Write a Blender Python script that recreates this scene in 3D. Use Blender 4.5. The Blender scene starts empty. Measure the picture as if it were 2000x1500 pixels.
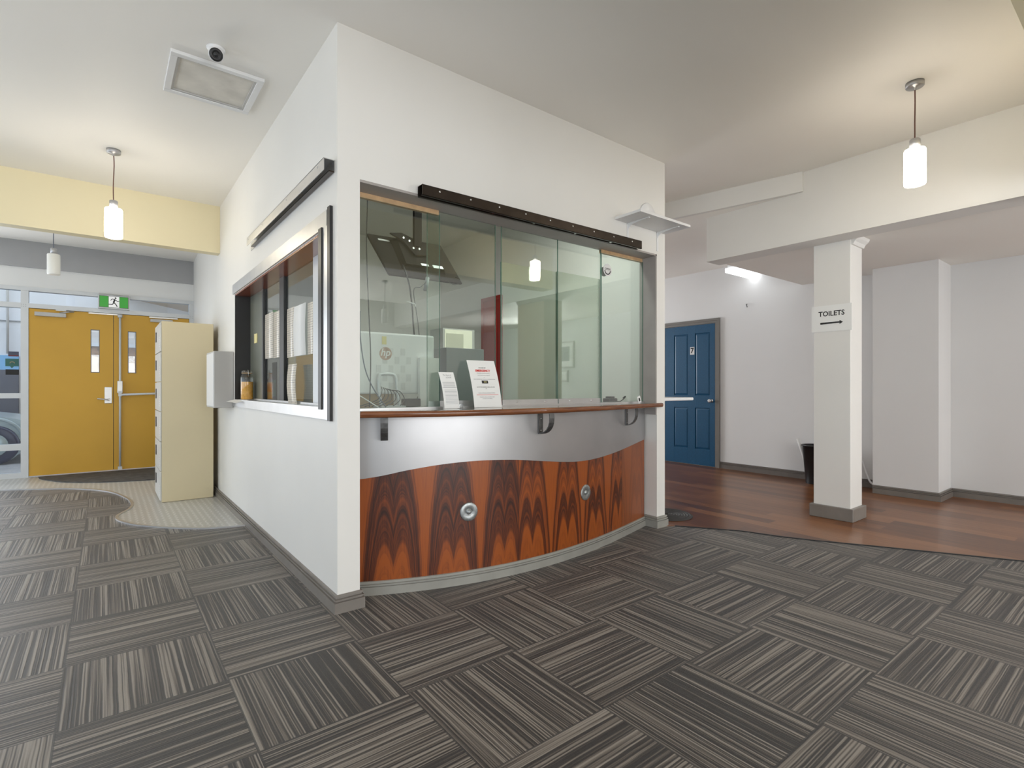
import bpy, bmesh, math, random
from mathutils import Vector, Matrix
random.seed(4)
sc = bpy.context.scene
C = sc.collection

# ------------------------------------------------------------------ camera
cam = bpy.data.cameras.new('camera'); co_ = bpy.data.objects.new('camera', cam); C.objects.link(co_)
co_.location = (-0.906, -2.571, 1.115)
co_.rotation_euler = (math.radians(90), 0, math.radians(-37.9))
cam.sensor_width = 36; cam.lens = 1020/2000*36
cam.shift_y = 7/2000
cam.clip_start = .05
sc.camera = co_

# ------------------------------------------------------------------ world, lights, exposure
w = bpy.data.worlds.new('world'); sc.world = w; w.use_nodes = True
bg = w.node_tree.nodes['Background']; bg.inputs[0].default_value = (.82, .9, 1, 1); bg.inputs[1].default_value = 1.7
sc.view_settings.view_transform = 'Standard'; sc.view_settings.look = 'None'
sc.view_settings.gamma = 1; sc.view_settings.use_curve_mapping = False
sc.view_settings.exposure = 0.1

def area(name, loc, rot, sx, sy, e, col=(1, 1, 1), spread=180):
    l = bpy.data.lights.new(name, 'AREA'); l.shape = 'RECTANGLE'; l.size = sx; l.size_y = sy; l.energy = e; l.color = col
    l.spread = math.radians(spread)
    o = bpy.data.objects.new(name, l); C.objects.link(o); o.location = loc; o.rotation_euler = [math.radians(a) for a in rot]
    return o
# daylight through the shop windows of the street side (left) and of the rear wall
area('daylight_street', (-4.50, 2.6, 1.35), (0, -112, 0), 2.0, 5.4, 24, (.82, .91, 1))
area('daylight_street_rear', (-4.50, -3.9, 1.35), (0, -112, 0), 2.0, 5.4, 46, (.92, .96, 1))
area('daylight_rear', (0.6, -6.85, 1.45), (124, 0, -8), 4.3, 1.8, 168, (1, .97, .93))
area('corridor_fill', (3.9, 5.9, 1.6), (-100, 0, 32), 1.6, 1.6, 95, (.95, .97, 1))  # added light, turned from the unseen end window to brighten the corridor wall
area('daylight_alcove', (5.86, -5.02, 1.15), (0, 80, -20), 1.9, .55, 120, (.97, .98, 1))
area('daylight_entrance', (-3.3, 6.0, 1.2), (-100, 0, 0), 2.4, 2.0, 62, (.93, .96, 1))
area('kiosk_fill', (1.45, .42, 2.80), (0, 0, 0), 1.0, .12, 20, (.95, 1, .95))  # added unseen fill that brightens the kiosk interior

# ------------------------------------------------------------------ materials
def newmat(name):
    m = bpy.data.materials.new(name); m.use_nodes = True
    nt = m.node_tree; b = nt.nodes['Principled BSDF']
    return m, nt, b
def N(nt, t, **kw):
    n = nt.nodes.new(t)
    for k, v in kw.items(): setattr(n, k, v)
    return n
def mth(nt, op, a, b=None, c=None, clamp=False):
    n = nt.nodes.new('ShaderNodeMath'); n.operation = op; n.use_clamp = clamp
    for i, v in enumerate((a, b, c)):
        if v is None: continue
        if isinstance(v, (int, float)): n.inputs[i].default_value = v
        else: nt.links.new(v, n.inputs[i])
    return n.outputs[0]
def ramp(nt, fac, stops, interp='LINEAR'):
    n = nt.nodes.new('ShaderNodeValToRGB'); n.color_ramp.interpolation = interp
    e = n.color_ramp.elements
    while len(e) < len(stops): e.new(.5)
    for i, (p, c) in enumerate(stops): e[i].position = p; e[i].color = (*c, 1)
    nt.links.new(fac, n.inputs[0]); return n.outputs[0]
def mixc(nt, fac, a, b, mode='MIX'):
    n = nt.nodes.new('ShaderNodeMix'); n.data_type = 'RGBA'; n.blend_type = mode
    if isinstance(fac, (int, float)): n.inputs[0].default_value = fac
    else: nt.links.new(fac, n.inputs[0])
    for i, v in ((6, a), (7, b)):
        if isinstance(v, tuple): n.inputs[i].default_value = (*v, 1)
        else: nt.links.new(v, n.inputs[i])
    return n.outputs[2]
def posxyz(nt):
    g = N(nt, 'ShaderNodeNewGeometry'); s = N(nt, 'ShaderNodeSeparateXYZ'); nt.links.new(g.outputs['Position'], s.inputs[0])
    return g.outputs['Position'], s.outputs[0], s.outputs[1], s.outputs[2]
def comb(nt, x, y, z):
    n = N(nt, 'ShaderNodeCombineXYZ')
    for i, v in enumerate((x, y, z)):
        if isinstance(v, (int, float)): n.inputs[i].default_value = v
        else: nt.links.new(v, n.inputs[i])
    return n.outputs[0]
def noise(nt, vec, scale, detail=2, rough=.5):
    n = N(nt, 'ShaderNodeTexNoise'); n.inputs['Scale'].default_value = scale; n.inputs['Detail'].default_value = detail
    n.inputs['Roughness'].default_value = rough
    nt.links.new(vec, n.inputs['Vector']); return n.outputs['Fac']
def bump(nt, b, h, strength=.2, dist=.002):
    n = N(nt, 'ShaderNodeBump'); n.inputs['Strength'].default_value = strength; n.inputs['Distance'].default_value = dist
    nt.links.new(h, n.inputs['Height']); nt.links.new(n.outputs[0], b.inputs['Normal'])

def plain(name, col, rough=.5, metal=0, var=.06, scale=6, bmp=0, bscale=200, coat=0, emis=None, es=0):
    m, nt, b = newmat(name)
    p, x, y, z = posxyz(nt)
    nz = noise(nt, p, scale, 3)
    c = ramp(nt, nz, [(.3, tuple(v*(1-var) for v in col)), (.7, tuple(min(1, v*(1+var)) for v in col))])
    nt.links.new(c, b.inputs['Base Color'])
    b.inputs['Roughness'].default_value = rough; b.inputs['Metallic'].default_value = metal
    b.inputs['Coat Weight'].default_value = coat
    if bmp: bump(nt, b, noise(nt, p, bscale, 2), bmp, .001)
    if emis: b.inputs['Emission Color'].default_value = (*emis, 1); b.inputs['Emission Strength'].default_value = es
    return m
M = {}
M['wall'] = plain('wall paint', (.76, .745, .71), .45, var=.02, scale=1.5, bmp=.15, bscale=350)
M['wallcool'] = plain('entrance wall paint', (.78, .78, .775), .5, var=.015, scale=1.5)
M['beamcream'] = plain('cream beam paint', (.76, .68, .46), .5, var=.015, scale=1.5)
M['shadewall'] = plain('bulkhead shade grey', (.40, .40, .41), .6, var=.02)  # grey puts the shade of the unlit recess into the colour
M['ceil'] = plain('ceiling paint', (.90, .875, .825), .6, var=.015, scale=1)
M['skirt'] = plain('taupe skirting gloss', (.20, .18, .16), .35, var=.08, scale=9)
M['skirt_dark'] = plain('dark skirting gloss', (.17, .15, .135), .35, var=.08, scale=9)
M['skirt_light'] = plain('grey green skirting gloss', (.31, .305, .275), .35, var=.08, scale=9)
M['steel'] = plain('brushed steel', (.47, .47, .48), .40, .9, .06, 3)
M['alu'] = plain('aluminium', (.62, .62, .62), .38, .9, .04, 8)
M['galv'] = plain('galvanised steel', (.36, .38, .38), .4, .8, .25, 60)
M['bracket'] = plain('dark grey steel', (.13, .13, .13), .4, .7, .25, 40)
M['frame_white'] = plain('white powder coated aluminium', (.62, .64, .66), .4, .1, .03, 4)
M['ochre'] = plain('ochre door paint', (.62, .345, .035), .5, 0, .05, 1.3)
M['locker'] = plain('beige locker enamel', (.66, .57, .37), .45, 0, .02, 2)
M['white'] = plain('white plastic', (.78, .78, .78), .35, 0, .01)
M['paper'] = plain('white paper', (.82, .82, .80), .7, 0, .01)
M['black'] = plain('black plastic', (.018, .018, .019), .35, 0, .1, 10)
M['bronze'] = plain('bronze anodised metal', (.055, .042, .034), .28, .7, .15, 12)
M['blacktrim'] = plain('black painted reveal', (.015, .015, .016), .4, 0, .1, 5)
M['greytrim'] = plain('grey cabinet paint', (.22, .23, .24), .45, 0, .04, 4)
M['greybox'] = plain('pale grey enamel', (.50, .49, .47), .45, 0, .02, 4)
M['soffit'] = plain('grey soffit paint', (.36, .33, .31), .45, 0, .05, 8)
M['oak'] = plain('light pine', (.52, .34, .18), .5, 0, .15, 25)
M['red'] = plain('red door paint', (.33, .012, .006), .35, 0, .05, 4)
M['redwood'] = plain('varnished red timber lining', (.30, .07, .03), .2, 0, .25, 9, coat=.4)
M['blue'] = plain('blue door paint', (.006, .075, .165), .38, 0, .12, 60, bmp=.2, bscale=90)
M['brass'] = plain('chrome', (.7, .7, .7), .18, 1, .02)
M['cordbrown'] = plain('brown fabric cord', (.16, .07, .05), .7, 0, .1, 100)
M['cablegrey'] = plain('grey cable', (.12, .14, .19), .5)
M['tv'] = plain('dark brown grey tv plastic', (.012, .010, .009), .8, 0, .1, 8)
M['tv'].node_tree.nodes['Principled BSDF'].inputs['Specular IOR Level'].default_value = .12
M['green'] = plain('exit sign green', (.03, .30, .03), .35, 0, .03, 8, emis=(.03, .35, .03), es=.25)
M['signwhite'] = plain('exit sign white', (.8, .8, .8), .35, 0, .01, 8, emis=(1, 1, 1), es=.25)
M['ink'] = plain('black ink', (.02, .02, .02), .7)
M['greyink'] = plain('grey print', (.40, .40, .41), .7)
M['redink'] = plain('red print', (.65, .04, .03), .7)
M['rubber'] = plain('black rubber', (.035, .033, .032), .55, 0, .1, 30)
M['honey'] = plain('orange preserve', (.95, .48, .09), .25, 0, .15, 40)
M['brick'] = plain('brown painted column', (.38, .26, .16), .6, 0, .08, 5)
M['concrete'] = plain('pavement', (.35, .35, .36), .8, 0, .1, 5)
M['outwall'] = plain('white outdoor wall', (.75, .76, .78), .8, 0, .04, 2)
M['outblue'] = plain('blue band', (.18, .45, .75), .6)
M['outdark'] = plain('dark blue grey panel', (.06, .07, .11), .5)
M['carpaint'] = plain('silver green car paint', (.42, .50, .52), .25, .3)
M['carglass'] = plain('dark car trim', (.04, .045, .09), .25)
M['teal'] = plain('dark teal print', (.03, .12, .10), .5)
M['yellow'] = plain('yellow note', (.75, .66, .30), .7)
M['olive'] = plain('olive grey panel', (.20, .21, .17), .3, .2, .1, 5)
M['lcd'] = plain('green print', (.10, .35, .20), .5)
M['fluoro'] = plain('fluorescent diffuser', (.9, .9, .9), .4, emis=(.93, .97, 1), es=3)

def shade_mat(name, es, col):
    m, nt, b = newmat(name)
    b.inputs['Base Color'].default_value = (.85, .84, .8, 1); b.inputs['Roughness'].default_value = .3
    b.inputs['Emission Color'].default_value = (*col, 1); b.inputs['Emission Strength'].default_value = es
    return m
M['shade_on'] = shade_mat('lit opal glass', 30, (1, .90, .74))
M['shade_off'] = shade_mat('opal glass', 0, (1, 1, 1))

def glassmat(name, tint, base, ior=1.5, rough=0.0, dust=0):
    m, nt, b = newmat(name); nt.nodes.remove(b)
    out = nt.nodes['Material Output']
    t = N(nt, 'ShaderNodeBsdfTransparent'); t.inputs[0].default_value = (*tint, 1)
    g = N(nt, 'ShaderNodeBsdfGlossy'); g.inputs['Roughness'].default_value = rough
    f = N(nt, 'ShaderNodeFresnel'); geo = N(nt, 'ShaderNodeNewGeometry')
    nt.links.new(mth(nt, 'SUBTRACT', ior, mth(nt, 'MULTIPLY', geo.outputs['Backfacing'], ior-1/ior)), f.inputs[0])
    fac = mth(nt, 'MULTIPLY_ADD', f.outputs[0], 1.0, base, clamp=True)
    mx = N(nt, 'ShaderNodeMixShader'); nt.links.new(fac, mx.inputs[0]); nt.links.new(t.outputs[0], mx.inputs[1]); nt.links.new(g.outputs[0], mx.inputs[2])
    if dust:
        df = N(nt, 'ShaderNodeBsdfDiffuse'); df.inputs[0].default_value = (.75, .80, .72, 1)
        m2 = N(nt, 'ShaderNodeMixShader'); m2.inputs[0].default_value = dust
        nt.links.new(mx.outputs[0], m2.inputs[1]); nt.links.new(df.outputs[0], m2.inputs[2]); mx = m2
    nt.links.new(mx.outputs[0], out.inputs[0]); return m
M['glass'] = glassmat('tinted sliding glass', (.91, .95, .925), .06)
M['glass2'] = glassmat('dusty glass', (.90, .94, .89), .06, rough=.02, dust=.08)
M['glassclear'] = glassmat('window glass', (.92, .95, .97), .03)
M['glassedge'] = plain('green glass edge', (.10, .20, .15), .15)
M['jarglass'] = glassmat('jar glass', (.9, .9, .86), .05)
M['clear'] = glassmat('clear plastic', (.85, .87, .88), .1)

def sheet_mat():   # plastic sleeve / laminated note with printed lines
    m, nt, b = newmat('printed page')
    p, x, y, z = posxyz(nt)
    l = mth(nt, 'FRACT', mth(nt, 'MULTIPLY', z, 62))
    n = noise(nt, comb(nt, mth(nt, 'MULTIPLY', y, 60), 0, mth(nt, 'FLOOR', mth(nt, 'MULTIPLY', z, 62))), 1.5, 1)
    k = mth(nt, 'MULTIPLY', mth(nt, 'LESS_THAN', l, .35), mth(nt, 'GREATER_THAN', n, .46))
    nt.links.new(mixc(nt, mth(nt, 'MULTIPLY', k, .55), (.74, .68, .58), (.18, .16, .15)), b.inputs['Base Color'])
    b.inputs['Roughness'].default_value = .3; return m
M['page'] = sheet_mat()

def carpet_mat():
    m, nt, b = newmat('striped carpet tiles')
    p, x, y, z = posxyz(nt)
    u = mth(nt, 'MULTIPLY', mth(nt, 'ADD', x, .035), 2); v = mth(nt, 'MULTIPLY', mth(nt, 'ADD', y, .335), 2)
    iu = mth(nt, 'FLOOR', u); iv = mth(nt, 'FLOOR', v)
    fu = mth(nt, 'FRACT', u); fv = mth(nt, 'FRACT', v)
    par = mth(nt, 'FLOORED_MODULO', mth(nt, 'ADD', iu, iv), 2)   # 0: stripes run along y
    inv = mth(nt, 'SUBTRACT', 1, par)
    across = mth(nt, 'ADD', mth(nt, 'MULTIPLY', inv, fu), mth(nt, 'MULTIPLY', par, fv))
    along = mth(nt, 'ADD', mth(nt, 'MULTIPLY', inv, fv), mth(nt, 'MULTIPLY', par, fu))
    wn = N(nt, 'ShaderNodeTexWhiteNoise'); wn.noise_dimensions = '2D'; nt.links.new(comb(nt, iu, iv, 0), wn.inputs['Vector'])
    rnd = wn.outputs['Value']
    wob = mth(nt, 'MULTIPLY', mth(nt, 'SUBTRACT', noise(nt, comb(nt, mth(nt, 'MULTIPLY', across, 4), mth(nt, 'MULTIPLY', along, 3), mth(nt, 'MULTIPLY', rnd, 30)), 1.5, 1), .5), .007)
    s = mth(nt, 'ADD', mth(nt, 'ADD', across, wob), mth(nt, 'MULTIPLY', rnd, 53))
    n1 = noise(nt, comb(nt, mth(nt, 'MULTIPLY', s, 44), mth(nt, 'MULTIPLY', along, .35), rnd), 1, 1.5, .6)
    n2 = noise(nt, comb(nt, mth(nt, 'MULTIPLY', s, 105), mth(nt, 'MULTIPLY', along, .5), rnd), 1, 0)
    n3 = noise(nt, comb(nt, mth(nt, 'MULTIPLY', s, 9), 7.3, rnd), 1, 0)
    t = mth(nt, 'ADD', mth(nt, 'MULTIPLY', n1, .62), mth(nt, 'ADD', mth(nt, 'MULTIPLY', n2, .30), mth(nt, 'MULTIPLY', n3, .08)))
    c = ramp(nt, t, [(.41, (.012, .009, .0075)), (.475, (.026, .020, .015)), (.50, (.072, .057, .045)), (.54, (.15, .125, .10)), (.59, (.28, .245, .205))])
    pile = noise(nt, p, 900, 2)
    c = mixc(nt, mth(nt, 'MULTIPLY', mth(nt, 'SUBTRACT', pile, .3), .5, clamp=True), c, (.02, .017, .014))
    eu = mth(nt, 'MINIMUM', mth(nt, 'MINIMUM', fu, mth(nt, 'SUBTRACT', 1, fu)), mth(nt, 'MINIMUM', fv, mth(nt, 'SUBTRACT', 1, fv)))
    edge = mth(nt, 'LESS_THAN', eu, .007)
    c = mixc(nt, mth(nt, 'MULTIPLY', edge, .8), c, (.012, .01, .009))
    nt.links.new(c, b.inputs['Base Color'])
    b.inputs['Roughness'].default_value = .44; b.inputs['Specular IOR Level'].default_value = .6
    b.inputs['Sheen Weight'].default_value = .12; b.inputs['Sheen Roughness'].default_value = .4
    h = mth(nt, 'ADD', mth(nt, 'MULTIPLY', t, 1.4), mth(nt, 'MULTIPLY', pile, .5))
    bump(nt, b, h, .7, .004)
    return m
M['carpet'] = carpet_mat()

def timber_mat():
    m, nt, b = newmat('polished timber boards')
    p, x, y, z = posxyz(nt)
    bw = .13
    iu = mth(nt, 'FLOOR', mth(nt, 'DIVIDE', x, bw)); fu = mth(nt, 'FRACT', mth(nt, 'DIVIDE', x, bw))
    wn = N(nt, 'ShaderNodeTexWhiteNoise'); wn.noise_dimensions = '1D'; nt.links.new(iu, wn.inputs['W'])
    off = mth(nt, 'MULTIPLY', wn.outputs['Value'], 1.7)
    jv = mth(nt, 'FLOOR', mth(nt, 'DIVIDE', mth(nt, 'ADD', y, off), 1.6))
    wn2 = N(nt, 'ShaderNodeTexWhiteNoise'); wn2.noise_dimensions = '2D'; nt.links.new(comb(nt, iu, jv, 0), wn2.inputs['Vector'])
    g = noise(nt, comb(nt, mth(nt, 'MULTIPLY', x, 55), mth(nt, 'MULTIPLY', y, 2.2), wn2.outputs['Value']), 1, 4, .6)
    t = mth(nt, 'ADD', mth(nt, 'MULTIPLY', g, .6), mth(nt, 'MULTIPLY', wn2.outputs['Value'], .4))
    c = ramp(nt, t, [(.2, (.075, .024, .007)), (.5, (.165, .058, .018)), (.8, (.30, .125, .043))])
    seam = mth(nt, 'LESS_THAN', fu, .018)
    c = mixc(nt, mth(nt, 'MULTIPLY', seam, .6), c, (.02, .01, .006))
    nt.links.new(c, b.inputs['Base Color']); b.inputs['Roughness'].default_value = .28
    b.inputs['Coat Weight'].default_value = .1; b.inputs['Coat Roughness'].default_value = .12; b.inputs['Specular IOR Level'].default_value = .35
    bump(nt, b, g, .08, .001); return m
M['timber'] = timber_mat()

def tread_mat():
    m, nt, b = newmat('aluminium tread plate')
    p, x, y, z = posxyz(nt)
    s = .045
    u = mth(nt, 'DIVIDE', x, s); v = mth(nt, 'DIVIDE', y, s)
    par = mth(nt, 'FLOORED_MODULO', mth(nt, 'ADD', mth(nt, 'FLOOR', u), mth(nt, 'FLOOR', v)), 2)
    fu = mth(nt, 'SUBTRACT', mth(nt, 'FRACT', u), .5); fv = mth(nt, 'SUBTRACT', mth(nt, 'FRACT', v), .5)
    sg = mth(nt, 'SUBTRACT', mth(nt, 'MULTIPLY', par, 2), 1)
    a = mth(nt, 'MULTIPLY', mth(nt, 'ADD', fu, mth(nt, 'MULTIPLY', fv, sg)), 1.05)
    bb = mth(nt, 'MULTIPLY', mth(nt, 'SUBTRACT', fu, mth(nt, 'MULTIPLY', fv, sg)), 3.8)
    d = mth(nt, 'ADD', mth(nt, 'MULTIPLY', a, a), mth(nt, 'MULTIPLY', bb, bb))
    k = mth(nt, 'SUBTRACT', 1, mth(nt, 'MULTIPLY', d, 2.2), clamp=True)
    c = mixc(nt, mth(nt, 'MULTIPLY', k, 1, clamp=True), (.46, .45, .42), (.90, .89, .87))  # darker ground puts the grey shadow around the lozenges into the colour
    nt.links.new(c, b.inputs['Base Color']); b.inputs['Metallic'].default_value = .1; b.inputs['Roughness'].default_value = .34
    bump(nt, b, mth(nt, 'SMOOTH_MIN', k, .6, .2), 1.0, .003); return m
M['tread'] = tread_mat()

def veneer_mat():
    m, nt, b = newmat('book matched figured veneer')
    p, x, y, z = posxyz(nt)
    wav = mth(nt, 'MULTIPLY', mth(nt, 'SUBTRACT', noise(nt, p, 3.4, 3), .5), .055)
    right = mth(nt, 'GREATER_THAN', x, 1.06)
    def fold(x0, P):
        q = mth(nt, 'FLOORED_MODULO', mth(nt, 'ADD', mth(nt, 'SUBTRACT', x, x0), P/2), P)
        return mth(nt, 'ABSOLUTE', mth(nt, 'SUBTRACT', q, P/2))
    uL = fold(.33, .315); uR = fold(1.165, .31)
    u = mth(nt, 'ADD', mth(nt, 'MULTIPLY', uL, mth(nt, 'SUBTRACT', 1, right)), mth(nt, 'MULTIPLY', uR, right))
    u = mth(nt, 'ADD', u, mth(nt, 'MULTIPLY', wav, .4))
    h = mth(nt, 'SUBTRACT', u, .042)
    h2 = mth(nt, 'MULTIPLY', mth(nt, 'MULTIPLY', h, h), 70)
    cell = mth(nt, 'FLOOR', mth(nt, 'DIVIDE', x, .315))
    g = mth(nt, 'ADD', mth(nt, 'ADD', z, h2), mth(nt, 'MULTIPLY', wav, 1.2))
    ring = noise(nt, comb(nt, mth(nt, 'MULTIPLY', g, 13), mth(nt, 'MULTIPLY', right, 5.5), 0), 1, 3, .65)
    fine = noise(nt, comb(nt, mth(nt, 'MULTIPLY', x, 150), mth(nt, 'MULTIPLY', z, 5), y), 1, 3)
    mr = N(nt, 'ShaderNodeMapRange'); mr.interpolation_type = 'SMOOTHSTEP'
    nt.links.new(g, mr.inputs[0]); mr.inputs[1].default_value = .18; mr.inputs[2].default_value = .34
    mr2 = N(nt, 'ShaderNodeMapRange'); mr2.interpolation_type = 'SMOOTHSTEP'
    nt.links.new(g, mr2.inputs[0]); mr2.inputs[1].default_value = .72; mr2.inputs[2].default_value = .98
    mask = mth(nt, 'MULTIPLY', mr.outputs[0], mth(nt, 'SUBTRACT', 1, mr2.outputs[0]))
    lessR = mth(nt, 'SUBTRACT', 1, mth(nt, 'MULTIPLY', right, .45))
    dark = mth(nt, 'ADD', mth(nt, 'MULTIPLY', mth(nt, 'MULTIPLY', mask, .55), lessR), mth(nt, 'MULTIPLY', mth(nt, 'SUBTRACT', ring, .5), mth(nt, 'ADD', 1.0, mth(nt, 'MULTIPLY', mask, 1.3))), clamp=False)
    dark = mth(nt, 'ADD', dark, mth(nt, 'MULTIPLY', mth(nt, 'SUBTRACT', fine, .45), .5))
    c = ramp(nt, dark, [(0, (.31, .072, .008)), (.3, (.18, .038, .006)), (.6, (.068, .014, .004)), (.95, (.022, .006, .003))])
    endp = mth(nt, 'GREATER_THAN', x, 2.15)
    c = mixc(nt, mth(nt, 'MULTIPLY', endp, .7), c, (.26, .075, .022))
    s1 = mth(nt, 'LESS_THAN', mth(nt, 'ABSOLUTE', mth(nt, 'SUBTRACT', x, 1.06)), .0022)
    s2 = mth(nt, 'LESS_THAN', mth(nt, 'ABSOLUTE', mth(nt, 'SUBTRACT', x, 2.15)), .004)
    c = mixc(nt, mth(nt, 'MULTIPLY', mth(nt, 'MAXIMUM', s1, s2), .7), c, (.03, .008, .004))
    nt.links.new(c, b.inputs['Base Color']); b.inputs['Roughness'].default_value = .35
    b.inputs['Coat Weight'].default_value = .25; b.inputs['Coat Roughness'].default_value = .25
    return m
M['veneer'] = veneer_mat()
def woodedge():
    m, nt, b = newmat('red brown timber edge')
    p, x, y, z = posxyz(nt)
    g = noise(nt, comb(nt, mth(nt, 'MULTIPLY', x, 6), y, mth(nt, 'MULTIPLY', z, 160)), 1, 3)
    nt.links.new(ramp(nt, g, [(.3, (.10, .03, .012)), (.7, (.26, .095, .035))]), b.inputs['Base Color'])
    b.inputs['Roughness'].default_value = .25; b.inputs['Coat Weight'].default_value = .3; return m
M['edge'] = woodedge()
M['countertop'] = plain('polished dark laminate', (.20, .17, .15), .06, .3, .05, 3)

# ------------------------------------------------------------------ mesh helpers
W = {}       # world location of each object
class MB:
    def __init__(s): s.v = []; s.f = []; s.sm = []; s.mi = []; s.T = None; s.m = 0
    def add(s, vs, fs, smooth=False):
        o = len(s.v)
        for p in vs:
            p = Vector(p)
            if s.T is not None: p = s.T @ p
            s.v.append(p)
        for f in fs: s.f.append([i+o for i in f]); s.sm.append(smooth); s.mi.append(s.m)
        return s
    def box(s, x0, x1, y0, y1, z0, z1):
        return s.add([(x0,y0,z0),(x1,y0,z0),(x1,y1,z0),(x0,y1,z0),(x0,y0,z1),(x1,y0,z1),(x1,y1,z1),(x0,y1,z1)],
                     [(3,2,1,0),(4,5,6,7),(0,1,5,4),(1,2,6,5),(2,3,7,6),(3,0,4,7)])
    def prism(s, poly, a, b, axis='z', smooth=False):
        n = len(poly)
        def P(q, t): return {'z': (q[0], q[1], t), 'y': (q[0], t, q[1]), 'x': (t, q[0], q[1])}[axis]
        vs = [P(q, a) for q in poly]+[P(q, b) for q in poly]
        s.add(vs, [list(range(n))[::-1], list(range(n, 2*n))])
        s.add(vs, [(i, (i+1) % n, n+(i+1) % n, n+i) for i in range(n)], smooth); return s
    def lathe(s, prof, c, seg=32, axis='z', smooth=True, caps=True):
        vs = []; fs = []
        for r, h in prof:
            for k in range(seg):
                a = 2*math.pi*k/seg; u, v = r*math.cos(a), r*math.sin(a)
                vs.append({'z': (c[0]+u, c[1]+v, c[2]+h), 'y': (c[0]+u, c[1]+h, c[2]+v), 'x': (c[0]+h, c[1]+u, c[2]+v)}[axis])
        m = len(prof)
        for i in range(m-1):
            for k in range(seg):
                fs.append((i*seg+k, i*seg+(k+1) % seg, (i+1)*seg+(k+1) % seg, (i+1)*seg+k))
        s.add(vs, fs, smooth)
        if caps:
            o = len(s.v)-len(vs)
            s.f.append([o+k for k in range(seg)][::-1]); s.sm.append(False); s.mi.append(s.m)
            s.f.append([o+(m-1)*seg+k for k in range(seg)]); s.sm.append(False); s.mi.append(s.m)
        return s
    def tube(s, pts, r, seg=10, sub=4):
        P = [Vector(p) for p in pts]
        if sub > 1 and len(P) > 2:
            Q = []
            for i in range(len(P)-1):
                p0 = P[max(i-1, 0)]; p1 = P[i]; p2 = P[i+1]; p3 = P[min(i+2, len(P)-1)]
                for k in range(sub):
                    t = k/sub
                    Q.append(.5*((2*p1)+(-p0+p2)*t+(2*p0-5*p1+4*p2-p3)*t*t+(-p0+3*p1-3*p2+p3)*t**3))
            Q.append(P[-1]); P = Q
        vs = []; fs = []; n = len(P)
        ref = None
        for i, p in enumerate(P):
            d = (P[min(i+1, n-1)]-P[max(i-1, 0)]).normalized()
            if ref is None: ref = Vector((0, 0, 1)) if abs(d.z) < .9 else Vector((1, 0, 0))
            a = (ref-d*ref.dot(d)).normalized(); b_ = d.cross(a); ref = a
            for k in range(seg):
                th = 2*math.pi*k/seg; vs.append(p+a*r*math.cos(th)+b_*r*math.sin(th))
        for i in range(n-1):
            for k in range(seg): fs.append((i*seg+k, i*seg+(k+1) % seg, (i+1)*seg+(k+1) % seg, (i+1)*seg+k))
        s.add(vs, fs, True)
        o = len(s.v)-len(vs)
        s.f.append([o+k for k in range(seg)][::-1]); s.sm.append(False); s.mi.append(s.m)
        s.f.append([o+(n-1)*seg+k for k in range(seg)]); s.sm.append(False); s.mi.append(s.m)
        return s
    def strip(s, path, w_, t, axis='z'):   # flat bar following 2D path in plane; thickness t
        pass
    def build(s, name, mat, parent=None, base=None, bevel=0):
        mats = mat if isinstance(mat, list) else [mat]
        me = bpy.data.meshes.new(name)
        if parent is not None: org = W[parent.name]
        elif base is not None: org = Vector(base)
        else:
            xs = [p.x for p in s.v]; ys = [p.y for p in s.v]; zs = [p.z for p in s.v]
            org = Vector(((min(xs)+max(xs))/2, (min(ys)+max(ys))/2, min(zs)))
        me.from_pydata([tuple(p-org) for p in s.v], [], s.f)
        for m_ in mats: me.materials.append(m_)
        for p, q, r in zip(me.polygons, s.sm, s.mi): p.use_smooth = q; p.material_index = r
        bm = bmesh.new(); bm.from_mesh(me); 
        bmesh.ops.recalc_face_normals(bm, faces=bm.faces)
        bm.to_mesh(me); bm.free()
        o = bpy.data.objects.new(name, me); C.objects.link(o)
        if parent is not None: o.parent = parent; W[o.name] = W[parent.name].copy()
        else: o.location = org; W[o.name] = org.copy()
        if bevel:
            bv = o.modifiers.new('bevel', 'BEVEL'); bv.width = bevel; bv.segments = 2; bv.limit_method = 'ANGLE'; bv.angle_limit = math.radians(40)
        return o
def tag(o, label=None, cat=None, group=None, kind=None):
    if label: o['label'] = label
    if cat: o['category'] = cat
    if group: o['group'] = group
    if kind: o['kind'] = kind
    return o
def thing(name, loc, label, cat, group=None, kind=None):
    o = bpy.data.objects.new(name, None); C.objects.link(o); o.location = loc; o.empty_display_size = .05
    W[o.name] = Vector(loc); return tag(o, label, cat, group, kind)
def B(*a):
    m = MB()
    for i in range(0, len(a), 6): m.box(*a[i:i+6])
    return m
def struct(name, m, mat, label=None, bevel=0):
    o = m.build(name, mat, bevel=bevel); return tag(o, label, None, None, 'structure')
def text_mb(txt, size, origin, right, up, extrude=.0006, align='CENTER', bold=0, sx=1.0):
    cu = bpy.data.curves.new('txt', 'FONT'); cu.body = txt; cu.size = size; cu.align_x = align; cu.align_y = 'CENTER'; cu.extrude = extrude
    cu.offset = bold; cu.resolution_u = 3
    o = bpy.data.objects.new('txt', cu); C.objects.link(o)
    dg = bpy.context.evaluated_depsgraph_get(); me = bpy.data.meshes.new_from_object(o.evaluated_get(dg))
    R = Vector(right); U = Vector(up); Nn = R.cross(U); O = Vector(origin)
    mb = MB(); mb.add([O+R*(v.co.x*sx)+U*v.co.y+Nn*v.co.z for v in me.vertices], [list(p.vertices) for p in me.polygons])
    bpy.data.objects.remove(o); bpy.data.meshes.remove(me); bpy.data.curves.remove(cu)
    return mb
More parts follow.
